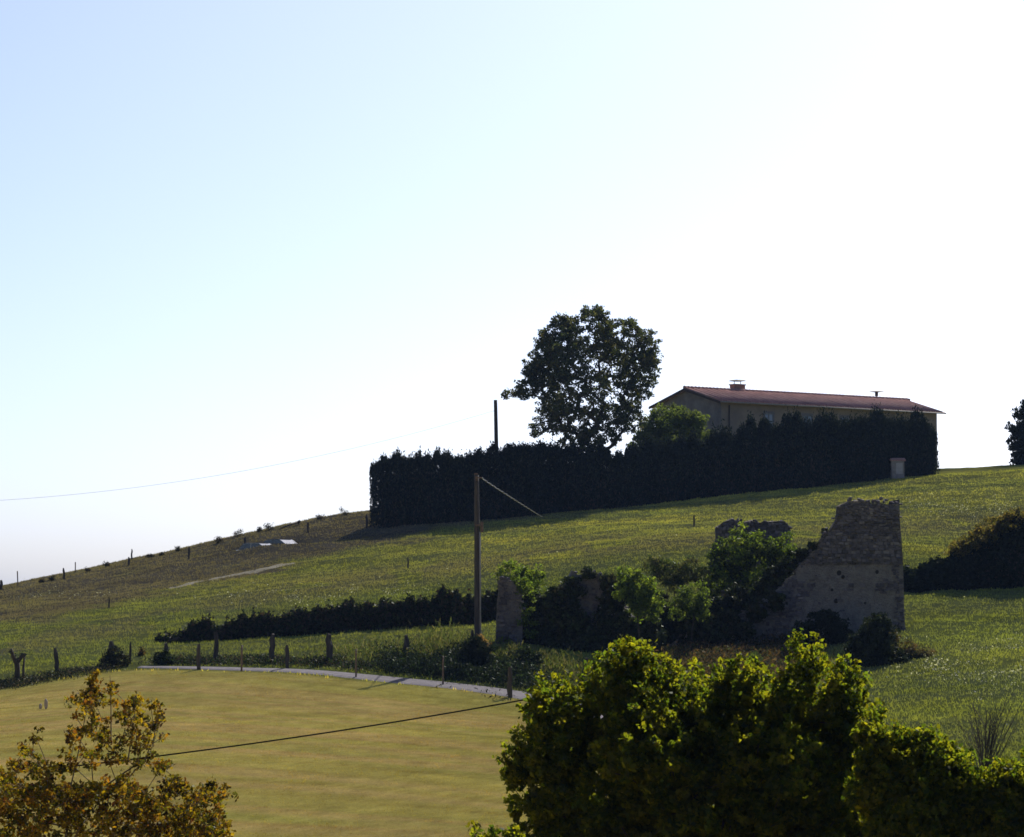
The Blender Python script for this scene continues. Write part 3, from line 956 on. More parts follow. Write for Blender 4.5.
# walls
WY = HW - OV; zc = RH - DROP * (WY / HW) - TH - 0.01
x0, x1 = 0.65, Lh - 0.5


def prism(bm, pts, xa, xb):
    a = [bm.verts.new((xa, y, z)) for y, z in pts]; b = [bm.verts.new((xb, y, z)) for y, z in pts]
    n = len(pts)
    bm.faces.new(a[::-1]); bm.faces.new(b)
    for k in range(n): bm.faces.new((a[k], a[(k + 1) % n], b[(k + 1) % n], b[k]))


pent = [(-WY, 0), (WY, 0), (WY, zc), (0, RH - TH - 0.01), (-WY, zc)]
bm = bmesh.new(); prism(bm, [(y, z) for y, z in pent], x0 + 0.02, x1); bm_obj('wall', bm, M_wall_tan, house)
bm = bmesh.new(); prism(bm, [(y * 1.004, z) for y, z in pent], x0 - 0.2, x0 + 0.0); w = bm_obj('gable_wall', bm, M_wall_grey, house); w['label'] = 'grey stone gable wall'
bm = bmesh.new()
for sgn in (-1, 1):
    a = [(0.02, 0, RH - 0.02), (0.02, sgn * HW, RH - DROP - 0.02), (0.02, sgn * HW, RH - DROP - TH - 0.1), (0.02, 0, RH - TH - 0.1)]
    va = [bm.verts.new((-0.04, y, z)) for _, y, z in a]; vb = [bm.verts.new((-0.003, y, z)) for _, y, z in a]
    bm.faces.new(va); bm.faces.new(vb[::-1])
    for k in range(4): bm.faces.new((va[k], va[(k + 1) % 4], vb[(k + 1) % 4], vb[k]))
bm_obj('bargeboard', bm, M_fascia, house)


def window(xc, zc_, w, h, shut=False):
    bm = bmesh.new()
    y = -WY
    for s in (-1, 1): box(bm, (xc + s * (w / 2 - 0.04), y - 0.03, zc_), (0.09, 0.1, h))
    for s in (-1, 1): box(bm, (xc, y - 0.03, zc_ + s * (h / 2 - 0.04)), (w - 0.18, 0.1, 0.09))
    box(bm, (xc, y - 0.035, zc_), (0.06, 0.06, h - 0.18))
    f = bm_obj('window', bm, M_frame, house)
    bm = bmesh.new(); box(bm, (xc, y - 0.012, zc_), (w - 0.1, 0.02, h - 0.1)); bm_obj('pane', bm, M_glass, f)
    bm = bmesh.new(); box(bm, (xc, y - 0.08, zc_ - h / 2 - 0.06), (w + 0.3, 0.18, 0.1)); bm_obj('sill', bm, M_slab, f)
    bm = bmesh.new(); 
    for s in (-1, 1): box(bm, (xc + s * (w / 2 + 0.06), y - 0.012, zc_), (0.11, 0.03, h + 0.1))
    box(bm, (xc, y - 0.012, zc_ + h / 2 + 0.1), (w + 0.25, 0.03, 0.16)); bm_obj('surround', bm, M_frame, f)


for wx in (6.4, 11.2, 15.9, 20.6, 24.6): window(wx, RH - DROP - 1.55, 1.15, 1.35)
for wx in (5.4, 10.1, 14.9, 19.6): window(wx, RH - DROP - 4.6, 1.15, 1.35)
T = Tubes(); T.add([(1.55, -WY - 0.09, RH - DROP - 0.3), (1.55, -WY - 0.09, 0)], 0.06, 6); T.build('downpipe', M_fascia, house)
# chimney: brick stack, posts and a floating slab
bm = bmesh.new(); box(bm, (7.1, 0.7, RH + 0.13), (1.25, 0.8, 1.1), bevel=0.02); box(bm, (7.1, 0.7, RH + 0.64), (1.38, 0.92, 0.1)); c1 = bm_obj('chimney', bm, M_brick, house)
bm = bmesh.new()
bm.free()
for a in (-0.4, 0.4):
    bm = bmesh.new(); box(bm, (7.1 + a, 0.7, RH + 0.84), (0.05, 0.06, 0.3)); bm_obj('cap_support', bm, M_fascia, c1)
bm = bmesh.new(); bmesh.ops.create_cone(bm, segments=4, radius1=0.9, radius2=0.6, depth=0.12, cap_ends=True, matrix=Matrix.Translation((7.1, 0.7, RH + 1.04)) @ Matrix.Rotation(math.pi / 4, 4, 'Z')); bm_obj('cap', bm, M_slab, c1)
bm = bmesh.new(); box(bm, (25.4, 1.2, RH - 0.05), (0.7, 0.6, 0.6)); c2 = bm_obj('chimney', bm, M_brick, house)
bm = bmesh.new(); box(bm, (25.4, 1.2, RH + 0.55), (0.22, 0.22, 0.42)); bm_obj('cap_support', bm, M_fascia, c2)
bm = bmesh.new(); bmesh.ops.create_cone(bm, segments=4, radius1=0.85, radius2=0.5, depth=0.09, cap_ends=True, matrix=Matrix.Translation((25.4, 1.2, RH + 0.8)) @ Matrix.Rotation(math.pi / 4, 4, 'Z')); bm_obj('cap', bm, M_slab, c2)

# small stone meter hut in front of the hedge
h = hit(897, 478.5)
hut = empty('meter_cabinet', (h[0], h[1], h[2]), R(8))
tag(hut, 'small pale stone cabinet with reddish capping against the tallest hedge', 'cabinet')
M_hut = noise_mat('pale_stone', (0.15, 0.135, 0.135), (0.26, 0.24, 0.235), 2.5)
bm = bmesh.new(); box(bm, (0, 0, 0.7), (1.15, 0.7, 1.6), bevel=0.03); bm_obj('body', bm, M_hut, hut)
bm = bmesh.new()
prism(bm, [(-0.45, 1.5), (0.45, 1.5), (0.45, 1.58), (0, 1.78), (-0.45, 1.58)], -0.68, 0.68); bm_obj('roof', bm, M_roof, hut)
bm = bmesh.new(); box(bm, (0.12, -0.36, 0.85), (0.6, 0.04, 0.95)); bm_obj('door', bm, noise_mat('cabinet_door', (0.27, 0.26, 0.26), (0.34, 0.33, 0.33), 3), hut)

# ------------------------------------------------------------------ ruin
M_ruin = stone_mat('ruin_stone', 1.0, 0.62, 3.35)
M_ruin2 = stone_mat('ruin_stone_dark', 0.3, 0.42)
RD = 160.5
rb = P(903, 629, RD)
ruin = empty('ruined_house', (rb[0], rb[1], rb[2]))
tag(ruin, 'roofless stone ruin with one tall slanting gable, overgrown with ivy', 'ruin')


def jagged(pts, step, amp, r, smooth_ids=()):
    out_ = []
    n = len(pts)
    for i in range(n):
        a, b = np.array(pts[i], float), np.array(pts[(i + 1) % n], float)
        L = np.linalg.norm(b - a); m = max(1, int(L / step))
        for k in range(m):
            p = a + (b - a) * k / m
            if i not in smooth_ids and not (k == 0 and (i - 1) % n in smooth_ids):
                p = p + r.normal(0, amp, 2)
            out_.append(p)
    return out_


def inside(x, z, poly):
    c = False; n = len(poly)
    for i in range(n):
        (x1_, z1_), (x2_, z2_) = poly[i], poly[(i + 1) % n]
        if (z1_ > z) != (z2_ > z) and x < (x2_ - x1_) * (z - z1_) / (z2_ - z1_) + x1_: c = not c
    return c


def outline_wall(name, px_pts, d, thick, mat, parent, origin, seed, smooth_ids=(), yaw=0.0, amp=0.09, step=0.35, holes=(), rubble=(), stones=None):
    """wall standing at distance d; its outline in metres (x along, z up) traced at true size, thickness towards +y"""
    r = np.random.default_rng(seed)
    pts = []
    for a, b in px_pts:
        q = P(a, b, d); pts.append((q[0] - origin[0], q[2] - origin[2]))
    pts = jagged(pts, step, amp, r, smooth_ids)
    bm = bmesh.new()
    vs = [bm.verts.new((x, d - origin[1] + x * math.tan(yaw), z)) for x, z in pts]
    f = bm.faces.new(vs)
    ret = bmesh.ops.extrude_face_region(bm, geom=[f])
    nv = [v for v in ret['geom'] if isinstance(v, bmesh.types.BMVert)]
    for v in nv: v.co.y += thick; v.co.x += r.normal(0, amp * 0.5); v.co.z += r.normal(0, amp * 0.7)
    bmesh.ops.triangulate(bm, faces=[q for q in bm.faces if len(q.verts) > 4])
    # the face is laid in rough courses of separate stones
    nbase = len(bm.faces)
    if stones:
        z = min(p[1] for p in pts) + 0.3; zt = max(p[1] for p in pts); xa, xb = min(p[0] for p in pts), max(p[0] for p in pts)
        while z < zt:
            hh = r.uniform(0.09, 0.2); x = xa + r.uniform(0, 0.3)
            while x < xb:
                ww = r.uniform(0.1, 0.36)
                keep = stones(x + ww / 2, z + hh / 2, r)
                if keep and all(inside(x + ww * a_, z + hh * b_, pts) for a_, b_ in ((0.1, 0.1), (0.9, 0.1), (0.1, 0.9), (0.9, 0.9))):
                    mt = Matrix.Translation((x + ww / 2, d - origin[1] + (x + ww / 2) * math.tan(yaw) - 0.01 + r.normal(0, 0.02), z + hh / 2)) @ Matrix.Rotation(r.normal(0, .05), 4, 'Y') @ Matrix.Rotation(r.normal(0, .12), 4, 'Z') @ Matrix.Rotation(r.normal(0, .15), 4, 'X') @ Matrix.Diagonal((ww * 0.9, 0.14, hh * 0.86, 1))
                    rt = bmesh.ops.create_cube(bm, size=1, matrix=mt)
                    for v_ in rt['verts']: v_.co += Vector(tuple(r.normal(0, 0.016, 3)))
                x += ww
            z += hh
    # loose stones bedded along the broken edge
    for i in rubble:
        a = np.array([P(*px_pts[i], d)[0] - origin[0], P(*px_pts[i], d)[2] - origin[2]])
        b = np.array([P(*px_pts[i + 1], d)[0] - origin[0], P(*px_pts[i + 1], d)[2] - origin[2]])
        L = np.linalg.norm(b - a)
        for k in range(int(L / 0.16)):
            u = r.random(); p = a + (b - a) * u + r.normal(0, 0.06, 2)
            s = r.uniform(0.12, 0.3, 3)
            mt = Matrix.Translation((p[0], d - origin[1] + p[0] * math.tan(yaw) + r.uniform(0, thick), p[1])) @ Matrix.Rotation(r.uniform(0, 3), 4, 'Z') @ Matrix.Rotation(r.normal(0, .2), 4, 'X') @ Matrix.Diagonal((s[0], s[1], s[2] * 0.7, 1))
            bmesh.ops.create_icosphere(bm, subdivisions=1, radius=0.6, matrix=mt)
    nf = len(bm.faces)
    bm.faces.ensure_lookup_table()
    if stones:
        for k_ in range(nbase, nf): bm.faces[k_].material_index = 1
    o_ = bm_obj(name, bm, mat, parent)
    if stones: o_.data.materials.append(M_blocks)
    return o_


def block_mat():
    m, nt, out = new_mat('weathered_blocks'); L = nt.links
    ge = N(nt, 'ShaderNodeNewGeometry'); tc = N(nt, 'ShaderNodeTexCoord')
    no = N(nt, 'ShaderNodeTexNoise', Scale=5.0, Detail=8.0, Roughness=0.7); L.new(tc.outputs['Object'], no.inputs['Vector'])
    big_ = N(nt, 'ShaderNodeTexNoise', Scale=0.5, Detail=3.0); L.new(tc.outputs['Object'], big_.inputs['Vector'])
    c = ramp(nt, [(0.0, (0.065, 0.058, 0.066)), (0.5, (0.10, 0.09, 0.10)), (0.9, (0.13, 0.118, 0.125)), (1.0, (0.18, 0.16, 0.155))], ge.outputs['Random Per Island'])
    m1 = N(nt, 'ShaderNodeMath', operation='ADD'); L.new(no.outputs['Fac'], m1.inputs[0]); L.new(big_.outputs['Fac'], m1.inputs[1])
    mr = N(nt, 'ShaderNodeMapRange'); mr.inputs['From Min'].default_value = 0.7; mr.inputs['From Max'].default_value = 1.3; mr.inputs['To Min'].default_value = 0.55; mr.inputs['To Max'].default_value = 1.35
    L.new(m1.outputs[0], mr.inputs['Value'])
    sc_ = N(nt, 'ShaderNodeVectorMath', operation='SCALE'); L.new(c.outputs[0], sc_.inputs[0]); L.new(mr.outputs['Result'], sc_.inputs['Scale'])
    b = N(nt, 'ShaderNodeBsdfPrincipled', Roughness=0.95); b.inputs['Specular IOR Level'].default_value = 0.1
    L.new(sc_.outputs[0], b.inputs['Base Color'])
    bp = N(nt, 'ShaderNodeBump', Strength=0.7, Distance=0.04); L.new(no.outputs['Fac'], bp.inputs['Height']); L.new(bp.outputs[0], b.inputs['Normal'])
    L.new(b.outputs[0], out.inputs['Surface']); return m


M_blocks = block_mat()


def gable_stones(x, z, r):
    if z > 3.4: return r.random() < 0.93
    return (fbm(x * 0.45 + 7, z * 0.45, 333) > 0.62 and r.random() < 0.8) or (x > -0.45 and r.random() < 0.8) or r.random() < 0.04


gab = outline_wall('gable_wall', [(906, 650), (904, 600), (903, 560), (900, 520), (899, 503), (880, 501), (850, 500), (838, 515), (826, 533), (812, 552), (795, 575), (770, 596), (735, 616), (690, 632), (660, 650), (660, 668)],
                   RD, 0.65, M_ruin, ruin, rb, 301, smooth_ids=(15, 14, 0, 1, 2, 3), rubble=(3, 4, 5, 6, 7, 8, 9, 10, 11, 12, 13), stones=gable_stones)
gab['label'] = 'tall slanting gable wall with small holes painted as dark spots'
# string course and dark discs painting the shade of putlog holes (one by one)
bm = bmesh.new()
q1, q2 = P(822, 563.5, RD) - rb, P(903, 564, RD) - rb
for k in range(14):
    xa = q1[0] + (q2[0] - q1[0]) * (k + 0.5) / 14
    box(bm, (xa, -0.03, q1[2] + random.uniform(-0.01, 0.01)), ((q2[0] - q1[0]) / 14 - 0.012, 0.12 + random.uniform(0, .03), 0.11))
bm_obj('string_course', bm, M_ruin2, gab)
M_hole_shade = noise_mat('painted_hole_shade', (0.008, 0.007, 0.006), (0.02, 0.018, 0.015), 4)
for (a, b, s) in [(839, 573, 0.26), (843, 577, 0.2), (877, 572, 0.2), (787, 603, 0.2), (836, 601, 0.24), (832, 590, .16), (865, 603, 0.12)]:
    q = P(a, b, RD) - rb; bm = bmesh.new(); bmesh.ops.create_icosphere(bm, subdivisions=2, radius=0.5, matrix=Matrix.Translation((q[0], 0.0, q[2])) @ Matrix.Diagonal((s, 0.06, s * 1.1, 1)))
    bm_obj('putlog_shade', bm, M_hole_shade, gab)
# right corner return running away from us, back wall, left walls
bm = bmesh.new()
r = np.random.default_rng(305)
prev = None
for k in range(15):
    yy = 0.65 + k * 0.75
    top_ = (P(899, 505, RD) - rb)[2] * (1 - k / 14) ** 1.4 * (1 - 0.1 * r.random()) + 0.8
    xx = -0.05 - k * 0.05
    gzv = float(gz(rb[0] + xx, rb[1] + yy)) - rb[2] - 0.4
    ring = [bm.verts.new(p) for p in ((xx - 0.55, yy, gzv), (xx, yy, gzv), (xx, yy, top_), (xx - 0.55, yy, top_ - 0.1))]
    if prev:
        for e in range(4): bm.faces.new((prev[e], prev[(e + 1) % 4], ring[(e + 1) % 4], ring[e]))
    else: bm.faces.new(ring)
    prev = ring
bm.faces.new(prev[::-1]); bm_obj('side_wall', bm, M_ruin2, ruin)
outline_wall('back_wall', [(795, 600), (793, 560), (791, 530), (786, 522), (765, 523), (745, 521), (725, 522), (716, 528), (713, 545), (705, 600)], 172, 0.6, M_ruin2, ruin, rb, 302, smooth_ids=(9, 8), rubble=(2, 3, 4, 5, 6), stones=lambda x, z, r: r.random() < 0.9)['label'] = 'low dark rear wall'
lw = outline_wall('end_wall', [(523, 655), (522, 620), (522, 596), (519, 588), (512, 581), (504, 577), (498, 582), (497, 600), (495, 655)], 158, 0.8, stone_mat('ruin_stone_render', 0.9, 0.5), ruin, rb, 303, smooth_ids=(8, 7, 0), rubble=(1, 2, 3, 4, 5), amp=0.04, stones=lambda x, z, r: r.random() < 0.5)
lw['label'] = 'narrow pale grey end wall'
outline_wall('front_wall', [(665, 670), (650, 640), (628, 612), (612, 590), (602, 574), (588, 570), (572, 574), (560, 590), (545, 605), (535, 630), (532, 668)], 159.5, 0.6, stone_mat('ruin_stone_patch', 1.0, 0.55), ruin, rb, 304, smooth_ids=(10,), rubble=(0, 1, 2, 3, 4, 5, 6, 7, 8), stones=lambda x, z, r: r.random() < 0.4)['label'] = 'low front wall almost hidden by ivy'

# ---- plants on and round the ruin
o = shrub('ivy_mass', [(545, 620, 20, 0), (535, 640, 20, 0), (560, 605, 16, 0), (572, 588, 10, 0), (560, 640, 26, -0.5), (575, 625, 16, -.3), (600, 650, 22, -0.5), (612, 625, 20, -0.3), (615, 600, 14, 0), (610, 585, 10, 0), (640, 640, 24, -0.3), (585, 660, 22, -1), (530, 600, 10, 0), (625, 655, 22, -.6), (590, 573, 6, 0.3)],
          159.0, 1000, 60, 0.3, 0.17, G_dark + [(0.03, 0.045, 0.02), (0.045, 0.06, 0.022), (0.05, 0.045, 0.025)], M_ivy, 311, depth=0.5, shell=0.3, up=0.0, aspect=0.8, sk=80)
tag(o, 'very dark ivy mass smothering the low front wall of the ruin', 'ivy')
o = shrub('ivy_bank', [(680, 630, 22, 0), (710, 615, 20, 0), (740, 600, 16, 0), (700, 640, 20, 0), (735, 625, 16, 0), (775, 580, 12, 0), (790, 568, 10, 0), (760, 592, 12, 0), (803, 556, 6, -.1), (813, 545, 5, -.1), (823, 532, 4, -.1), (700, 625, 14, -1.2), (730, 622, 12, -1.2), (757, 612, 12, -1.2), (775, 602, 9, -1.2), (718, 636, 12, -1.4), (745, 630, 9, -1.4), (660, 620, 18, 0), (655, 600, 12, 1)],
          161.0, 820, 50, 0.27, 0.18, G_dark + [(0.04, 0.055, 0.02), (0.05, 0.042, 0.025)], M_ivy, 312, depth=0.6, shell=0.3, up=0, aspect=0.8)
tag(o, 'dark ivy and brambles trailing down the sloping broken edge of the gable', 'ivy')
o = shrub('elder_sapling', [(745, 545, 20, 0), (765, 550, 20, 0), (735, 560, 18, 0), (782, 545, 14, 0), (755, 570, 26, 0), (720, 575, 14, 0), (722, 548, 10, 0), (716, 560, 12, 0), (726, 590, 14, 0), (712, 588, 12, 0), (790, 556, 9, 0), (775, 575, 16, 0), (742, 588, 16, 0)],
          167, 330, 34, 0.32, 0.2, G_bright + G_mid + G_dark, M_spring, 313, sk=120)
tag(o, 'green leafy sapling growing inside the ruin before the low rear wall', 'tree')
o = shrub('green_shrub', [(640, 590, 16, 0), (630, 578, 12, 0), (650, 600, 14, 0), (655, 612, 12, 0), (622, 595, 12, 0), (640, 608, 13, 0)], 157.5, 130, 34, 0.3, 0.2, G_bright + G_bright + G_mid, M_spring, 314, shell=0.2)
tag(o, 'brightest yellow-green shrub spilling over the middle of the ruin', 'shrub')
o = shrub('green_shrub', [(688, 600, 14, 0), (698, 592, 10, 0), (680, 610, 12, 0), (700, 608, 12, 0)], 158.5, 90, 40, 0.28, 0.15, G_mid + [(0.08, 0.12, 0.03)], M_spring, 315, shell=0.2)
tag(o, 'mid green shrub between the bright shrub and the gable slope', 'shrub')
o = shrub('dry_shrub', [(670, 572, 14, 0), (655, 568, 12, 0), (688, 570, 12, 0), (700, 576, 10, 0), (675, 582, 12, 0)], 166, 130, 40, 0.3, 0.15, G_olive + G_brown[2:] + G_mid, M_leaf, 316, shell=0.2)
tag(o, 'brownish dry shrub on top of the ruin rubble behind the green shrubs', 'shrub')
o = shrub('wall_top_shrub', [(506, 573, 8, -.3), (514, 578, 8, -.4), (499, 576, 5, -.3), (508, 568, 8, 0), (526, 586, 12, -0.6), (528, 606, 12, -0.6), (530, 625, 12, -0.6), (519, 592, 5, -0.9), (517, 606, 5, -0.9), (521, 618, 6, -0.9), (506, 640, 7, -0.9), (520, 576, 12, 0.5), (535, 580, 12, 1), (545, 588, 10, 1), (530, 595, 12, 1), (520, 570, 8, 1), (540, 572, 6, 1), (530, 608, 12, 1)], 159, 170, 36, 0.25, 0.15, G_mid + G_bright, M_spring, 317, clampg=False, shell=0.2)
tag(o, 'green bush crowning the narrow end wall of the ruin', 'shrub')
o = shrub('shade_bush', [(820, 628, 16, 0), (805, 634, 14, 0), (838, 632, 14, 0), (828, 618, 10, 0)], 158, 200, 50, 0.28, 0.15, G_dark, M_ivy, 318)
tag(o, 'dark low bush at the foot of the gable wall', 'shrub')
o = shrub('round_bush', [(876, 640, 22, 0), (870, 655, 26, 0), (885, 660, 24, 0), (862, 665, 20, 0), (875, 628, 14, 0), (892, 670, 18, 0), (868, 674, 20, 0), (878, 622, 8, 0)], 148, 420, 60, 0.26, 0.14, G_dark + [(0.03, 0.04, 0.02)], M_ivy, 319, base=P(878, 683, 148), shell=0.4)
tag(o, 'round dark bush right of the gable foot, in front of it', 'shrub')
o = shrub('bracken_bush', [(915, 655, 12, 0), (905, 648, 10, 0), (925, 662, 10, 0), (908, 665, 14, 0), (893, 637, 6, 0)], 149, 110, 40, 0.25, 0.13, G_brown + G_olive, M_leaf, 320, shell=0.2)
tag(o, 'rusty brown bracken at the right side of the round dark bush', 'shrub')
o = shrub('yellow_shoot', [(752, 652, 6, 0), (755, 660, 8, 0), (750, 668, 7, 0)], 146, 30, 30, 0.2, 0.13, G_bright + G_mid, M_leaf, 321, shell=0.1)
tag(o, 'small yellow-green shoot in the dry grass before the ruin', 'shrub')

# dry reddish grass before the ruin, dark scrub on the lane's bank
def scrub(name, region, n, size, cols, mat, seed, hmax, label, cat, up=0.4, aspect=0.3, sp=0.3):
    r = np.random.default_rng(seed)
    C = []
    while len(C) < n:
        a, b, w = region[r.integers(len(region))]
        px, py = a + r.normal(0, w[0]), b + r.normal(0, w[1])
        C.append((px, py))
    C = np.array(C)
    # ground points by a coarse lookup
    out_ = []
    for px, py in C[:min(n, 900)]:
        out_.append(hit(px, py))
    out_ = np.array(out_)
    idx = r.integers(len(out_), size=n)
    q = out_[idx] + np.c_[r.normal(0, .35, n), r.normal(0, sp, n), np.zeros(n)]
    k = ~on_road(q[:, 0], q[:, 1], 1.3); q = q[k]; n = len(q)
    hh = hmax * (0.35 + fbm(q[:, 0] * 0.7, q[:, 1] * 0.7, seed))
    q[:, 2] = gz(q[:, 0], q[:, 1]) + r.uniform(0, 1, n) ** 1.6 * hh
    V, Fc = leaf_quads(q, size * r.uniform(0.6, 1.4, n), r, up=up, aspect=aspect)
    o = mesh_obj(name, V, Fc, mat, colors=np.repeat(palette(cols, n, r), 4, axis=0))
    tag(o, label, cat, kind='stuff'); return o


scrub('dry_grass', [(730, 655, (25, 8)), (780, 655, (18, 8)), (745, 672, (30, 6)), (700, 668, (20, 8))], 16000, 0.22, G_brown + G_olive[2:] + [(0.035, 0.03, 0.022)], M_grass, 331, 0.55, 'dry reddish grass in front of the ruin', 'dry grass')
scrub('verge_scrub', [(x, y, (7, 1.8)) for x, y in [(168, 663), (185, 664), (200, 664), (216, 663), (245, 664), (272, 663), (287, 664), (315, 664), (330, 664), (356, 668), (406, 662)]], 14000, 0.15, G_dark + G_mid[:1] + [(0.07, 0.05, 0.04)], M_ivy, 332, 0.4, 'low dark weeds along the far side of the lane', 'scrub')
scrub('bank_scrub', [(400, 667, (10, 5)), (430, 672, (12, 4)), (455, 674, (12, 5)), (480, 676, (14, 6)), (505, 680, (14, 6)), (530, 686, (14, 6)), (470, 668, (12, 5))], 22000, 0.18, G_dark + G_mid[2:], M_ivy, 333, 0.95, 'dark scrub on the bank under the wooden pole', 'scrub')
scrub('ditch_scrub', [(x, y, (9, 0.9)) for x, y in [(-10, 688.5), (8, 686), (30, 682), (55, 677.5), (80, 673), (105, 669.5), (130, 667.5)]], 9000, 0.13, G_dark + [(0.08, 0.06, 0.04)], M_ivy, 334, 0.3, 'dark weedy ditch edge at the left of the mown field', 'scrub')
scrub('tall_grass', [(540, 668, (14, 4)), (565, 674, (14, 4)), (600, 680, (16, 4)), (510, 662, (10, 5)), (380, 655, (40, 5)), (440, 650, (14, 8))], 9000, 0.3, [(0.10, 0.12, 0.04), (0.14, 0.13, 0.06), (0.08, 0.10, 0.03)], M_grass, 335, 0.7, 'pale tall grass between the lane and the ivy wall', 'tall grass', up=1.2, aspect=0.18)

# small shrubs on the slope
for (lob, d, n, cols, mat, seed, nm, lab) in [
    ([(471, 650, 12, 0), (481, 655, 12, 0), (468, 662, 13, 0), (484, 664, 12, 0), (476, 643, 7, 0)], 152.5, 240, G_dark, M_ivy, 341, 'ivy_clump', 'dark ivy clump climbing the foot of the wooden pole'),
    ([(480, 641, 5, -.7), (485, 646, 5, -.7), (489, 655, 4, -.7), (478, 648, 4, -.8)], 151.7, 40, [(0.3, 0.19, 0.07), (0.24, 0.14, 0.06)], M_leaf, 342, 'orange_bramble', 'orange-leaved bramble beside the foot of the wooden pole'),
    ([(115, 655, 8, 0), (120, 660, 9, 0), (108, 660, 7, 0)], 160, 70, G_dark + G_brown[2:], M_ivy, 343, 'dark_bramble', 'dark bramble round the thick post left of the lane'),
    ([(525, 655, 9, 0), (520, 665, 9, 0), (530, 668, 9, 0), (536, 660, 7, 0)], 149, 80, G_dark + G_mid[:1], M_ivy, 344, 'verge_bush', 'small dark bush between two short posts near the lane bend'),
    ([(141, 650, 2.5, 0), (141, 655, 2, 0)], 161, 8, [(0.12, 0.07, 0.02), (0.04, 0.04, 0.02)], M_leaf, 345, 'orange_sprig', 'tiny orange-topped sprig right of the thin leaning stake'),
    ([(166, 656, 5, 0), (160, 660, 6, 0), (172, 661, 5, 0)], 160, 40, G_dark + G_mid[:1], M_ivy, 346, 'verge_bush', 'little dark bush under the left end of the low hedge'),
]:
    low = max(lob, key=lambda q: q[1] + q[2]); d = hit(low[0], low[1] + low[2] * 0.8)[1]
    o = shrub(nm, lob, d, n, 30, 0.2, 0.13, cols, mat, seed, shell=0.1, sk=20); tag(o, lab, 'shrub')


# bare twiggy bush, right foreground
def twigs(name, base, n, hgt, spread, seed, label, mat, rad=0.012):
    r = np.random.default_rng(seed); root = empty(name, base); T = Tubes()
    for k in range(n):
        a = r.uniform(0, 6.28); s = r.uniform(0.1, 1) * spread; L = hgt * r.uniform(0.6, 1.05)
        p = [np.zeros(3)]
        for q in range(1, 6):
            u = q / 5; p.append(np.array([math.cos(a) * s * u ** 1.4, math.sin(a) * s * u ** 1.4, L * u]) + r.normal(0, 0.025, 3))
        T.add(p, np.linspace(rad, rad * 0.35, 6), 4, cap=False)
        for _ in range(3):
            i = r.integers(2, 5); b = a + r.normal(0, 1.0); l2 = L * r.uniform(0.15, 0.35)
            T.add([p[i], p[i] + np.array([math.cos(b) * l2 * .6, math.sin(b) * l2 * .6, l2])], [rad * .5, rad * .25], 4, cap=False)
    T.build('twigs', mat, root); tag(root, label, 'bush'); return root


q = P(985, 765, 100); q[2] = float(gz(q[0], q[1]))
twigs('bare_bush', q, 34, P(985, 700, 100)[2] - q[2], 1.5, 351, 'bare twiggy bush rising behind the small leafy tree at lower right', M_bark, 0.02)

# ------------------------------------------------------------------ foreground trees
r = np.random.default_rng(401)
DB = 56
lob = [(562, 742, 48, 0), (620, 705, 42, 0), (690, 712, 42, .3), (752, 712, 46, 0), (820, 700, 40, 0), (805, 665, 20, 0), (800, 648, 11, 0), (846, 722, 36, 0), (632, 668, 24, 0), (640, 652, 12, 0), (600, 680, 20, 0), (665, 672, 18, 0), (560, 705, 26, 0), (545, 718, 22, 0),
       (518, 765, 20, 0), (535, 790, 34, 0), (700, 780, 100, .5), (820, 790, 80, .3), (600, 790, 80, .3), (650, 760, 60, -.8), (760, 770, 60, -.8), (560, 830, 50, 0), (700, 860, 120, 0), (830, 870, 90, 0), (590, 870, 70, 0), (725, 680, 18, 0), (845, 690, 18, 0)]
outer = lobes_to_points([(a_, b_ - 2, c_, e_) for a_, b_, c_, e_ in lob], DB, 4200, r, 0.72, 1.15)
outer[:, 2] += r.uniform(-0.05, 0.28, len(outer)) * (vnoise(outer[:, 0] * 2.2, outer[:, 1] * 2.2, 5) > 0.45); outer[:, 0] += r.normal(0, 0.05, len(outer))
opx, opy = proj(outer[:, 0], outer[:, 1], outer[:, 2])
outer = outer[(opy < np.interp(opx, [480, 560, 630, 700, 790, 850, 900], [800, 722, 690, 712, 692, 718, 770])) | (r.random(len(outer)) < 0.22)]
lob = [(a_, b_ + 7, max(c_ - 8, 5), e_) for a_, b_, c_, e_ in lob]
pts = lobes_to_points(lob, DB, 3000, r, 0.25, 1.15)
pts = pts[pts[:, 2] > P(0, 900, DB)[2]]
b = P(690, 900, DB); b[2] = float(gz(b[0], b[1]))
YG = [(0.014, 0.021, 0.005), (0.026, 0.030, 0.005), (0.008, 0.014, 0.004), (0.032, 0.032, 0.005), (0.009, 0.015, 0.005)]
o = tree('bushy_oak', b, b + np.array([0, 0, 2.2]), pts, dict(rad=0.18, per=64, size=0.12, aspect=0.62, shoots=700, slen=0.26, outer=(outer, 0.15, 15, 0.105)), (M_bark, M_young), YG, None, 402, 0.007, sk_n=600)
tag(o, 'large bushy tree with yellow-green leaf tips filling the lower right', 'tree')
lob = [(922, 752, 22, 0), (905, 775, 38, 0), (940, 780, 40, 0), (965, 800, 34, 0), (1005, 790, 26, 0), (1040, 790, 40, 0), (1000, 830, 50, 0), (920, 830, 60, 0), (900, 750, 14, 0), (955, 764, 12, 0), (1010, 772, 10, 0), (1060, 830, 60, 0), (880, 790, 30, 0), (884, 760, 20, 0), (876, 745, 18, 0), (893, 742, 16, 0), (928, 734, 9, 0)]
r = np.random.default_rng(403)
outer = lobes_to_points([(a_, b_ - 4, c_, e_) for a_, b_, c_, e_ in lob], 52, 1500, r, 0.7, 1.15)
lob = [(a_, b_ + 5, max(c_ - 8, 5), e_) for a_, b_, c_, e_ in lob]
pts = lobes_to_points(lob, 52, 1000, r, 0.4, 1.1)
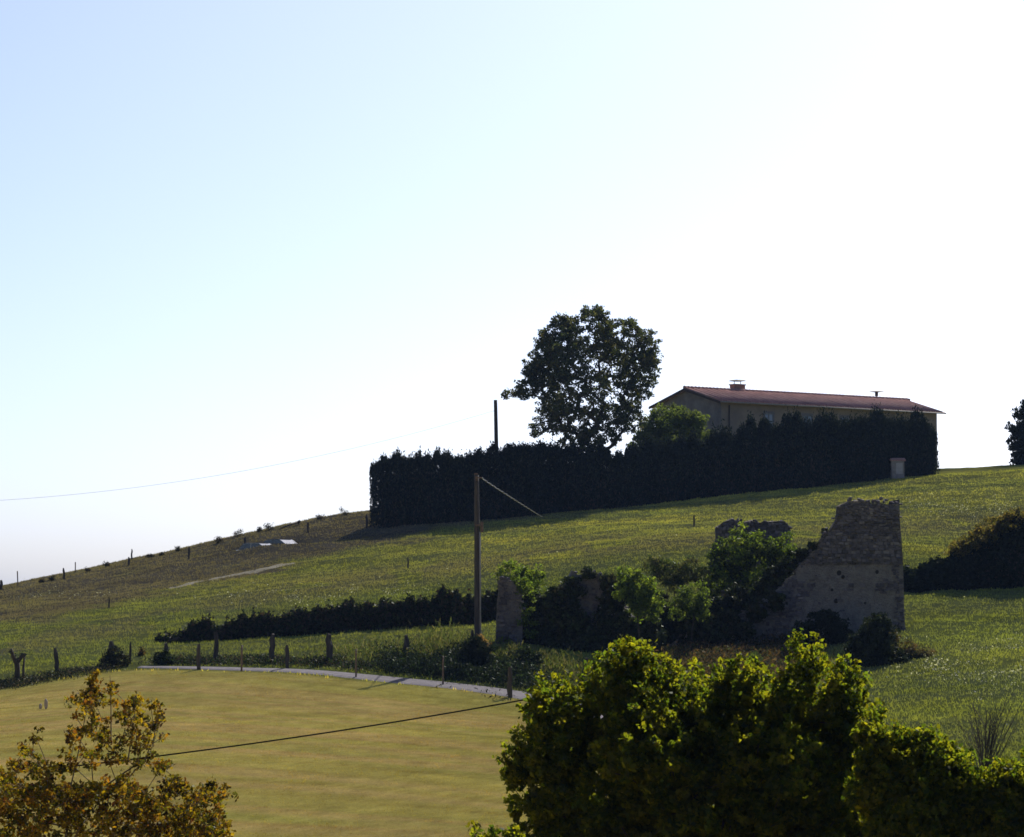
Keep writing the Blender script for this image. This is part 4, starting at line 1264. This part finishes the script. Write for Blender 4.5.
b = P(960, 900, 52); b[2] = float(gz(b[0], b[1]))
o = tree('small_leafy_tree', b, b + np.array([0, 0, 1.8]), pts, dict(rad=0.17, per=62, size=0.115, aspect=0.62, shoots=350, slen=0.24, outer=(outer, 0.15, 15, 0.10)), (M_bark, M_young), YG, None, 404, 0.007, sk_n=300)
tag(o, 'smaller yellow-green tree at the lower right corner', 'tree')
# low sprig at bottom
lob = [(480, 838, 12, 0), (497, 842, 14, 0), (474, 830, 4, 0), (512, 836, 8, 0)]
r = np.random.default_rng(405); pts = lobes_to_points(lob, 50, 40, r, 0.1)
b = P(492, 900, 50); b[2] = float(gz(b[0], b[1]))
o = tree('sprouting_shrub', b, b + np.array([0, 0, 2.6]), pts, dict(rad=0.12, per=26, size=0.10, aspect=0.6), (M_bark, M_young), YG, None, 406, 0.006)
tag(o, 'tips of a low yellow-green shrub at the bottom edge, left of the bushy tree', 'shrub')

# bronze young oak, left foreground
r = np.random.default_rng(411)
DL = 60
tips = [(94, 688), (91, 694), (128, 702), (95, 700), (90, 715), (125, 708), (138, 722), (156, 712), (112, 728), (30, 745), (35, 765), (10, 765), (0, 775), (60, 790), (75, 730), (80, 750), (100, 755), (140, 760), (120, 780), (165, 765), (175, 780), (205, 795), (215, 788),
        (190, 810), (220, 815), (160, 800), (140, 800), (50, 775), (20, 790), (0, 800), (90, 790), (70, 810), (110, 810), (30, 815), (180, 830), (150, 830), (130, 745), (100, 735), (-10, 790), (60, 760), (212, 830), (85, 700), (130, 700), (148, 735), (40, 790)]
pts = []
for (a, b_) in tips:
    n_ = 13 if b_ > 760 else 8
    for k in range(n_):
        pts.append(P(a + r.normal(0, 8), b_ + abs(r.normal(0, 11)) - 2, DL + r.normal(0, 0.8)))
for k in range(560):
    u = r.random(); py = 785 + 80 * u; half = 55 + 60 * u
    pts.append(P(100 + r.uniform(-1, 1) * (half + 35), py, DL + r.normal(0, 0.8)))
for (x0_, y0_) in [(93, 678), (137, 700), (153, 706), (35, 735), (212, 784), (110, 690), (93, 684)]:
    for k in range(3): pts.append(P(x0_ + r.normal(0, 2.5), y0_ + r.normal(0, 3), DL))
pts = np.array(pts)
b = P(100, 900, DL); b[2] = float(gz(b[0], b[1]))
BR = [(0.05, 0.05, 0.008), (0.06, 0.05, 0.008), (0.075, 0.042, 0.008), (0.03, 0.042, 0.008), (0.02, 0.010, 0.008), (0.085, 0.08, 0.009), (0.006, 0.009, 0.006), (0.02, 0.028, 0.008), (0.010, 0.008, 0.006)]
M_bronze = leaf_mat('bronze_leaves', trans=0.42, tmul=(6.2, 4.4, 0.8), gloss=0.01)
o = tree('bronze_oak', b, b + np.array([0, 0, 3.6]), pts, dict(rad=0.135, per=22, size=0.10, aspect=0.6), (M_bark_pale, M_bronze), BR, None, 412, 0.007, sk_n=420, power=0.42)
tag(o, 'young tree with bronze and yellow leaves in the lower left corner', 'tree')
root_b = o
T = Tubes()
for (x0_, y0_, x1_, y1_) in [(128, 760, 137, 690), (148, 745, 153, 722), (92, 720, 93, 668), (111, 740, 110, 675), (60, 800, 35, 735), (140, 770, 160, 708), (180, 820, 212, 780), (70, 790, 90, 690)]:
    a = P(x0_, y0_, DL); c_ = P(x1_, y1_, DL); mid = (a + c_) / 2 + r.normal(0, 0.03, 3)
    T.add(np.array([a, mid, c_]) - b, [0.016, 0.011, 0.005], 5, cap=False)
T.build('shoot', M_bark_pale, root_b)


# ------------------------------------------------------------------ poles, cables
def pole(name, base, top, r0, r1, mat, label, cat, bands=True, hardware=True):
    base = np.array(base, float); top = np.array(top, float)
    root = empty(name, base); T = Tubes()
    n = 14; p = [(top - base) * k / n for k in range(n + 1)]
    p[0] = p[0] - np.array([0, 0, 0.4])
    T.add(p, np.linspace(r0, r1, n + 1), 12); T.build('shaft', mat, root)
    tag(root, label, cat); return root


pb = hit(478, 646); pt = P(476.5, 475, pb[1])
up_ = pole('utility_pole', pb, pt, 0.19, 0.12, M_wood, 'weathered wooden utility pole standing left of the ruin, carrying a twisted cable', 'utility pole')
tl = pt - pb
bm = bmesh.new(); box(bm, (tl[0], tl[1] - 0.17, tl[2] - 0.18), (0.12, 0.14, 0.22)); box(bm, (tl[0] + 0.16, tl[1] - 0.2, tl[2] - 0.15), (0.26, 0.05, 0.06)); box(bm, (tl[0] - 0.02, tl[1], tl[2] + 0.05), (0.2, 0.2, 0.1), bevel=0.02); bm_obj('bracket', bm, M_metal, up_)
bm = bmesh.new()
hz_ = (P(0, 527, pb[1]) - pb)[2]
box(bm, (0.2, -0.05, hz_), (0.16, 0.3, 0.55), bevel=0.02); box(bm, (-0.02, -0.18, hz_ + 0.1), (0.3, 0.1, 0.1)); bm_obj('junction_box', bm, M_metal, up_)
T = Tubes(); hh_ = (P(0, 532, pb[1]) - pb)[2]
T.add([(0.13, -0.14, 0.0), (0.12, -0.15, hh_ * .5), (0.10, -0.14, hh_)], 0.045, 6); T.build('cable_duct', M_slab, up_)

# far pole behind the hedge
d2 = 256; b2 = P(497.5, 520, d2); b2[2] = float(gz(b2[0], b2[1])); t2 = P(495.5, 400, d2)
pole('utility_pole', b2, t2, 0.2, 0.15, M_bark, 'thin dark pole sticking up from behind the left hedge against the sky', 'utility pole')


def para_cable(name, px_pts, d0, d1, rad, mat, label, n=90, twist=0.0, ease=1.0, start=None, end=None):
    xs = np.array([p[0] for p in px_pts], float); ys = np.array([p[1] for p in px_pts], float)
    co = np.polyfit(xs, ys, 2)
    X = np.linspace(xs[0], xs[-1], n); Y = np.polyval(co, X)
    # equal world steps along the span: perspective-correct depth
    u = (X - X[0]) / (X[-1] - X[0]); inv = (1 - u) / d0 + u / d1
    pts = np.array([P(a, b, 1 / q) for a, b, q in zip(X, Y, inv)])
    if start is not None: pts += (np.array(start) - pts[0]) * (1 - u)[:, None] ** 6
    base = pts[0].copy(); pts = pts - base
    T = Tubes()
    if twist:
        pts2 = np.array([np.interp(np.linspace(0, n - 1, n * 14), np.arange(n), pts[:, k]) for k in range(3)]).T
        s = np.r_[0, np.cumsum(np.linalg.norm(np.diff(pts2, axis=0), axis=1))]
        for ph in (0, math.pi):
            a = s / twist * 2 * math.pi + ph
            off = np.c_[np.cos(a) * rad * 0.4, np.cos(a) * rad * 0.7, np.sin(a) * rad]
            T.add(pts2 + off, rad * 0.75, 5)
    else:
        T.add(pts, rad, 6)
    root = T.build(name, mat); root.location = tuple(base)
    tag(root, label, 'cable'); return root


para_cable('twisted_cable', [(477.5, 476), (500, 490.5), (522, 504.5), (547, 520)], pb[1] - 0.2, 248.6, 0.03, M_bundle, 'twisted overhead cable running from the wooden pole top down behind to the long hedge', 260, twist=9.0, start=pt + np.array([0.25, -0.2, -0.14]))
para_cable('overhead_wire', [(495, 402), (400, 440), (300, 467), (200, 484), (100, 493), (0, 497), (-60, 498), (-300, 492), (-480, 480)], d2, 235, 0.011, M_slab, 'faint thin wire sagging left across the sky from the far pole')
kb = P(650, 900, 59.3); kb[2] = float(gz(kb[0], kb[1])); kt = P(650, 676, 59.3)
pole('utility_pole', kb, kt, 0.14, 0.10, M_wood, 'wooden pole hidden behind the large bushy tree, end of the low black cable', 'utility pole')
para_cable('drop_cable', [(650, 678), (600, 685), (508, 701), (459, 710.6), (350, 729), (300, 735.6), (179, 754), (42, 770), (0, 775), (-60, 781), (-260, 794)], 59.3, 61.8, 0.017, M_cable, 'black cable hanging low over the mown field and past the bronze tree')

for px_, py_, d_, lab_ in ((-480, 478, 235, 'far pole beyond the left edge that ends the faint sky wire'), (-260, 792, 61.8, 'pole beyond the left edge that ends the low black cable')):
    q0 = P(px_, 600, d_); q0[2] = float(gz(q0[0], q0[1])); pole('utility_pole', q0, P(px_, py_, d_), 0.15, 0.11, M_wood, lab_, 'utility pole')
# ------------------------------------------------------------------ fence posts
def post(name, px, pyb, pyt, wpx, mat, label, group, tilt=0.0, kind='round', seed=0, cat='fence post'):
    r = np.random.default_rng(1000 + seed + int(px))
    b = hit(px, pyb); h = P(px, pyt, b[1])[2] - b[2]; rad = wpx * b[1] / F / 2
    T = Tubes(); n = 6
    p = []
    for k in range(n + 1):
        u = k / n
        p.append((tilt * h * u + (r.normal(0, rad * 0.15) if kind == 'round' else 0), r.normal(0, rad * 0.1), -0.25 + (h + 0.25) * u))
    rr = np.full(n + 1, rad) * (r.uniform(0.85, 1.12, n + 1) if kind == 'round' else 1)
    if kind == 'round': rr[-1] *= 0.55
    T.add(p, rr, 7)
    o = T.build(name, mat, None, smooth=kind != 'round'); o.location = tuple(b)
    tag(o, label, cat, group); return o


GL = 'fence posts along the lane'
lane = [
    (58, 672, 648, 4.5, -0.12, 'stout dark post leaning left, first right of the pollarded stump', 'w'),
    (111, 664, 641, 6, 0, 'thick dark post half wrapped in bramble left of the lane', 'w'),
    (130, 663, 642, 2.6, 0.03, 'thin grey stake just right of the bramble-wrapped post', 'w'),
    (166, 664, 643, 5, 0, 'dark post under the left tip of the low hedge', 'w'),
    (199, 670, 644, 4.2, -0.02, 'brown post on the near edge of the lane casting a shadow', 'w'),
    (216, 663, 632, 5, 0, 'tall grey post in front of the low hedge, beside the casting post', 'w'),
    (241.5, 671.5, 645, 2.0, 0.01, 'rusty thin metal stake at the lane edge', 'm'),
    (272.5, 664, 634, 6, 0, 'pale pointed post beyond the lane, first of two tall pairs', 'w'),
    (287, 669, 645, 4, 0, 'short reddish brown post right of the pale pointed one', 'w'),
    (329.5, 664, 634, 7, -0.02, 'thickest grey post beyond the lane with a forked look', 'w'),
    (356, 678, 649, 1.8, 0, 'thin dark metal stake at the lane edge, right of the thickest post', 'm'),
    (406, 661, 635, 5, 0.02, 'lone dark post on the grass bank halfway to the utility pole', 'w'),
    (443, 685.5, 656, 1.8, 0, 'thin dark metal stake left of the utility pole, at the lane edge', 'm'),
    (465.5, 665, 641, 4, 0, 'short dark post just left of the utility pole foot', 'w'),
    (471.5, 652, 630, 3.5, 0.05, 'leaning prop touching the utility pole foot', 'w'),
    (510, 698, 667, 5, 0, 'grey post at the lane bend where the big bushy tree begins', 'w'),
    (527, 672, 655, 4.5, 0, 'short post under the end wall of the ruin', 'w'),
    (583, 688, 658, 5.5, 0.12, 'thick leaning post behind the bushy tree, below the ivy wall', 'w'),
]
for i, (x, yb, yt, w_, ti, lab, k) in enumerate(lane):
    post('fence_post' if k == 'w' else 'metal_stake', x, yb, yt, w_, M_post if k == 'w' else M_metal, lab, GL, ti, 'round' if k == 'w' else 'bar', i, 'fence post' if k == 'w' else 'stake')
GU = 'old posts along the skyline'
upper = [
    (1, 590, 580, 3.5, 0, 'dark skyline post at the left edge', 'w'),
    (18, 586, 571, 1.2, -0.05, 'thin pale rod on the skyline near the left edge', 'm'),
    (64.5, 580, 568, 2.4, -0.1, 'dark leaning skyline post left of a thin rod', 'w'),
    (75.3, 573, 562, 1.1, 0, 'thin rod on the skyline right of the leaning post', 'm'),
    (129, 566, 557, 2.2, 0, 'short post just below the skyline, left of its tall twin', 'w'),
    (131.8, 560, 549, 1.8, 0, 'tall thin skyline post beside the short one', 'w'),
    (189, 559, 547, 2.2, 0, 'post on the heath midway between the paired posts and the cars', 'w'),
    (245, 547, 537, 2.2, 0, 'post on the heath just left of the silver car', 'w'),
    (308, 533, 522, 2.0, 0, 'post on the heath right of the dark car', 'w'),
    (367, 529, 514.5, 2.6, -0.04, 'dark leaning post at the left end of the long dark hedge', 'w'),
    (408, 569, 557, 1.8, 0, 'short post alone on the open slope below the hedge', 'w'),
    (694, 527, 515, 1.8, 0, 'short post alone on the slope between ruin and house', 'w'),
    (109, 608, 597, 1.8, 0, 'short dark post low on the brown slope at the left', 'w'),
    (255, 571, 563, 1.0, 0, 'very thin stake beside the pale track', 'm'),
]
for i, (x, yb, yt, w_, ti, lab, k) in enumerate(upper):
    post('fence_post' if k == 'w' else 'metal_stake', x, yb, yt, w_, M_post if k == 'w' else M_metal, lab, GU, ti, 'round' if k == 'w' else 'bar', 50 + i, 'fence post' if k == 'w' else 'stake')

# pollarded stump at far left
b = hit(17, 681); T = Tubes()
s_ = b[1] / F
T.add([(0, 0, -0.3), (0.02, 0, 12 * s_), (-0.03, 0, 22 * s_)], [0.17, 0.13, 0.15], 8)
T.add([(0, 0, 16 * s_), (-4 * s_, 0, 24 * s_), (-6 * s_, 0, 32 * s_)], [0.12, 0.11, 0.06], 7)
T.add([(0, 0, 18 * s_), (4 * s_, 0, 24 * s_), (8 * s_, 0.05, 27 * s_)], [0.11, 0.10, 0.07], 7)
T.add([(6 * s_, 0.05, -0.1), (6 * s_, 0.05, 12 * s_), (7 * s_, 0.05, 25 * s_)], [0.08, 0.06, 0.05], 6)
root = empty('tree_stump', b); T.build('trunk', M_bark, root)
V, Fc, c = leaf_cloud(np.array([(-6, 0, 29), (-3, 0, 26), (4, 0, 26), (8, 0, 26), (1, 0, 22)]) * s_, 0.15, 30, 0.1, G_dark, np.random.default_rng(5))
mesh_obj('sprouts', V, Fc, M_ivy, root, colors=c)
tag(root, 'dark pollarded stump with forked head at the left edge of the meadow', 'tree stump')

# fallen branch and skyline tussocks
a = hit(279, 530); c_ = P(298.5, 522, a[1] + 1.5)
T = Tubes(); T.add([np.zeros(3), (c_ - a) * 0.5 + np.array([0, 0, 0.08]), c_ - a], [0.05, 0.07, 0.1], 6)
T.add([c_ - a + np.array([-0.1, 0, -0.1]), c_ - a + np.array([0.15, 0, 0.12])], [0.17, 0.1], 6)
o = T.build('fallen_branch', M_bark); o.location = tuple(a); tag(o, 'dark broken branch lying on the skyline left of the long hedge', 'branch')
for i, (x, y, s, lab) in enumerate([
        (52, 580, 2.2, 'tiny dark tussock on the skyline, first right of the thin pale rod'), (42, 582, 2.0, 'tiny tussock right beside the thin pale rod'), (88, 571, 2.0, 'low tuft right of the thin skyline rod'),
        (107, 566, 2.4, 'skyline tuft between the thin rod and the paired posts'), (150, 557, 2.2, 'skyline tuft right of the paired posts'), (162, 555, 1.8, 'small skyline tuft midway to the heath post'), (178, 551, 2.2, 'skyline tuft above the heath post'),
        (218, 542, 2.6, 'dark tussock above the left car'), (238, 536, 2.8, 'darker tussock on the skyline, first left of the pair above the cars'), (260, 531, 2.0, 'small tuft on the skyline above the silver car'), (270, 529, 3.4, 'largest dark tussock on the skyline above the dark car'),
        (320, 519, 2.6, 'tuft on the skyline right of the broken branch'), (345, 515, 3.0, 'rounded tuft on the skyline near the long hedge')]):
    b = hit(x, y + 1); rr_ = 1.7 * s * b[1] / F
    r = np.random.default_rng(700 + i)
    pts = b + r.normal(0, 1, (9, 3)) * rr_ * np.array([0.34, 0.25, 0.4]); pts[:, 2] = b[2] + np.abs(pts[:, 2] - b[2]) + rr_ * 0.2
    V, Fc, c = leaf_cloud(pts - b, rr_ * 0.75, 30, 0.16, G_dark + G_brown[:1], r, up=0.6, aspect=0.3)
    o = mesh_obj('tussock', V, Fc, M_ivy, colors=c); o.location = tuple(b); tag(o, lab, 'tussock', 'tussocks on the skyline')

# pale stones in the field
for i, (x, yb, w_, h_, lab) in enumerate([(46, 709, 3.6, 11, 'taller pale upright stone in the mown field at the left'), (40.5, 709, 3.4, 6, 'shorter grey stone beside the taller one in the mown field')]):
    b = hit(x, yb); s_ = b[1] / F; bm = bmesh.new()
    bmesh.ops.create_icosphere(bm, subdivisions=2, radius=1)
    r = np.random.default_rng(60 + i)
    for v in bm.verts:
        v.co *= 1 + r.normal(0, 0.08); v.co.x *= w_ * s_ / 2; v.co.y *= w_ * s_ / 2; v.co.z = v.co.z * h_ * s_ / 2 + h_ * s_ / 2 - 0.03
    o = bm_obj('field_stone', bm, M_hut); o.location = tuple(b); tag(o, lab, 'stone', 'stones in the mown field')


# ------------------------------------------------------------------ cars
def paint(name, c):
    m, nt, out = new_mat(name); b = N(nt, 'ShaderNodeBsdfPrincipled', Roughness=0.3, Metallic=0.3)
    no = N(nt, 'ShaderNodeTexNoise', Scale=3.0, Detail=5.0)
    r_ = ramp(nt, [(0.3, tuple(x * 0.85 for x in c)), (0.7, c)], no.outputs['Fac'])
    nt.links.new(r_.outputs[0], b.inputs['Base Color']); b.inputs['Coat Weight'].default_value = 0.6
    nt.links.new(b.outputs[0], out.inputs['Surface']); return m


M_tyre = noise_mat('tyre', (0.015, 0.015, 0.015), (0.03, 0.03, 0.03), 8)
m, nt, out = new_mat('car_glass'); b_ = N(nt, 'ShaderNodeBsdfPrincipled', Roughness=0.06); b_.inputs['Base Color'].default_value = (0.02, 0.025, 0.03, 1); b_.inputs['Specular IOR Level'].default_value = 1.0
nt.links.new(b_.outputs[0], out.inputs['Surface']); M_cglass = m


def car(loc, rz, pm, label):
    root = empty('parked_car', loc, rz)
    # side profile x (length), z
    low = [(-2.05, 0.35), (-2.08, 0.62), (-1.95, 0.9), (-1.2, 0.95), (1.35, 0.95), (1.95, 0.78), (2.08, 0.55), (2.02, 0.3)]
    bm = bmesh.new()

    def loft(secs):
        rings = [[bm.verts.new((x, y, z)) for (x, z) in pts] for y, pts in secs]
        for a, b in zip(rings, rings[1:]):
            for k in range(len(a)): bm.faces.new((a[k], a[(k + 1) % len(a)], b[(k + 1) % len(b)], b[k]))
        bm.faces.new(rings[0][::-1]); bm.faces.new(rings[-1])
    sh = lambda pts, f, dz: [(x * f, z * 1.0 - dz) for x, z in pts]
    loft([(-0.85, sh(low, 0.96, 0.04)), (-0.72, low), (0.72, low), (0.85, sh(low, 0.96, 0.04))])
    bm_obj('body', bm, pm, root, smooth=False)
    bm = bmesh.new()
    cab = [(-1.75, 0.951), (-1.2, 1.38), (0.35, 1.42), (1.15, 0.951)]
    loft([(-0.76, cab), (-0.60, [(-1.6, 0.951), (-1.12, 1.40), (0.3, 1.44), (1.1, 0.951)]), (0.60, [(-1.6, 0.951), (-1.12, 1.40), (0.3, 1.44), (1.1, 0.951)]), (0.76, cab)])
    bm_obj('windows', bm, M_cglass, root)
    bm = bmesh.new(); box(bm, (-0.42, 0, 1.45), (1.5, 1.2, 0.05), bevel=0.02)
    for s in (-1, 1):
        box(bm, (-0.45, s * 0.70, 1.19), (0.09, 0.13, 0.46))
    bm_obj('roof', bm, pm, root)
    for sx in (-1.25, 1.3):
        for sy in (-0.78, 0.78):
            bm = bmesh.new(); bmesh.ops.create_cone(bm, segments=20, radius1=0.32, radius2=0.32, depth=0.2, cap_ends=True, matrix=Matrix.Translation((sx, sy, 0.32)) @ Matrix.Rotation(math.pi / 2, 4, 'X'))
            wv = bm_obj('wheel', bm, M_tyre, root)
            bm = bmesh.new(); bmesh.ops.create_cone(bm, segments=16, radius1=0.2, radius2=0.17, depth=0.05, cap_ends=True, matrix=Matrix.Translation((sx, sy * 1.14, 0.32)) @ Matrix.Rotation(math.pi / 2, 4, 'X')); bm_obj('rim', bm, M_slab, wv)
    for sy in (-0.6, 0.6):
        bm = bmesh.new(); box(bm, (2.0, sy, 0.66), (0.12, 0.3, 0.14), bevel=0.03); bm_obj('headlight', bm, M_glass, root)
    return tag(root, label, 'car', 'cars parked on the hill')


for c_, rz_, pm_, lab in [(CAR1, R(-32), paint('silver_paint', (0.2, 0.205, 0.215)), 'silver car parked on the hill left of the dark car'), (CAR2, R(-38), paint('dark_paint', (0.03, 0.035, 0.05)), 'dark car parked on the hill right of the silver car')]:
    car((c_[0], c_[1], float(gz(c_[0], c_[1])) - 0.02), rz_, pm_, lab)

# ------------------------------------------------------------------ thin air between camera and crest
bm = bmesh.new(); box(bm, (0, 100, 5), (9000, 9000, 46)); 
m, nt, out = new_mat('thin_haze'); pv = nt.nodes.new('ShaderNodeVolumePrincipled')
pv.inputs['Color'].default_value = (0.38, 0.58, 1.0, 1); pv.inputs['Density'].default_value = HAZE; pv.inputs['Anisotropy'].default_value = 0.0
nt.links.new(pv.outputs[0], out.inputs['Volume'])
tag(bm_obj('haze', bm, m), 'faint blue air over the whole hillside', 'haze', kind='stuff')
# ------------------------------------------------------------------ light
SUN_AZ, SUN_EL = 25.0, 40.0
sd = Vector((math.sin(R(SUN_AZ)) * math.cos(R(SUN_EL)), math.cos(R(SUN_AZ)) * math.cos(R(SUN_EL)), math.sin(R(SUN_EL))))
sl_ = bpy.data.lights.new('sun', 'SUN'); sl_.energy = 4.6; sl_.angle = R(0.5); sl_.color = (1.0, 0.93, 0.82)
so = bpy.data.objects.new('sun', sl_); link(so); so.rotation_euler = sd.to_track_quat('Z', 'Y').to_euler()
w = bpy.data.worlds.new('World'); SC.world = w; w.use_nodes = True
nt = w.node_tree; bg = nt.nodes['Background']
sky = nt.nodes.new('ShaderNodeTexSky'); sky.sky_type = 'NISHITA'; sky.sun_disc = False
sky.sun_elevation = R(SUN_EL); sky.sun_rotation = R(SUN_AZ); sky.altitude = 1000; sky.air_density = 0.5; sky.dust_density = 4.0; sky.ozone_density = 5.0
nt.links.new(sky.outputs[0], bg.inputs['Color']); bg.inputs['Strength'].default_value = 0.0955

SC.view_settings.view_transform = 'Standard'; SC.view_settings.look = 'None'
SC.view_settings.exposure = 0.85; SC.view_settings.gamma = 1.0
SC.render.engine = 'CYCLES'
SC.cycles.filter_width = 1.6; SC.cycles.max_bounces = 6; SC.cycles.diffuse_bounces = 3; SC.cycles.transmission_bounces = 3
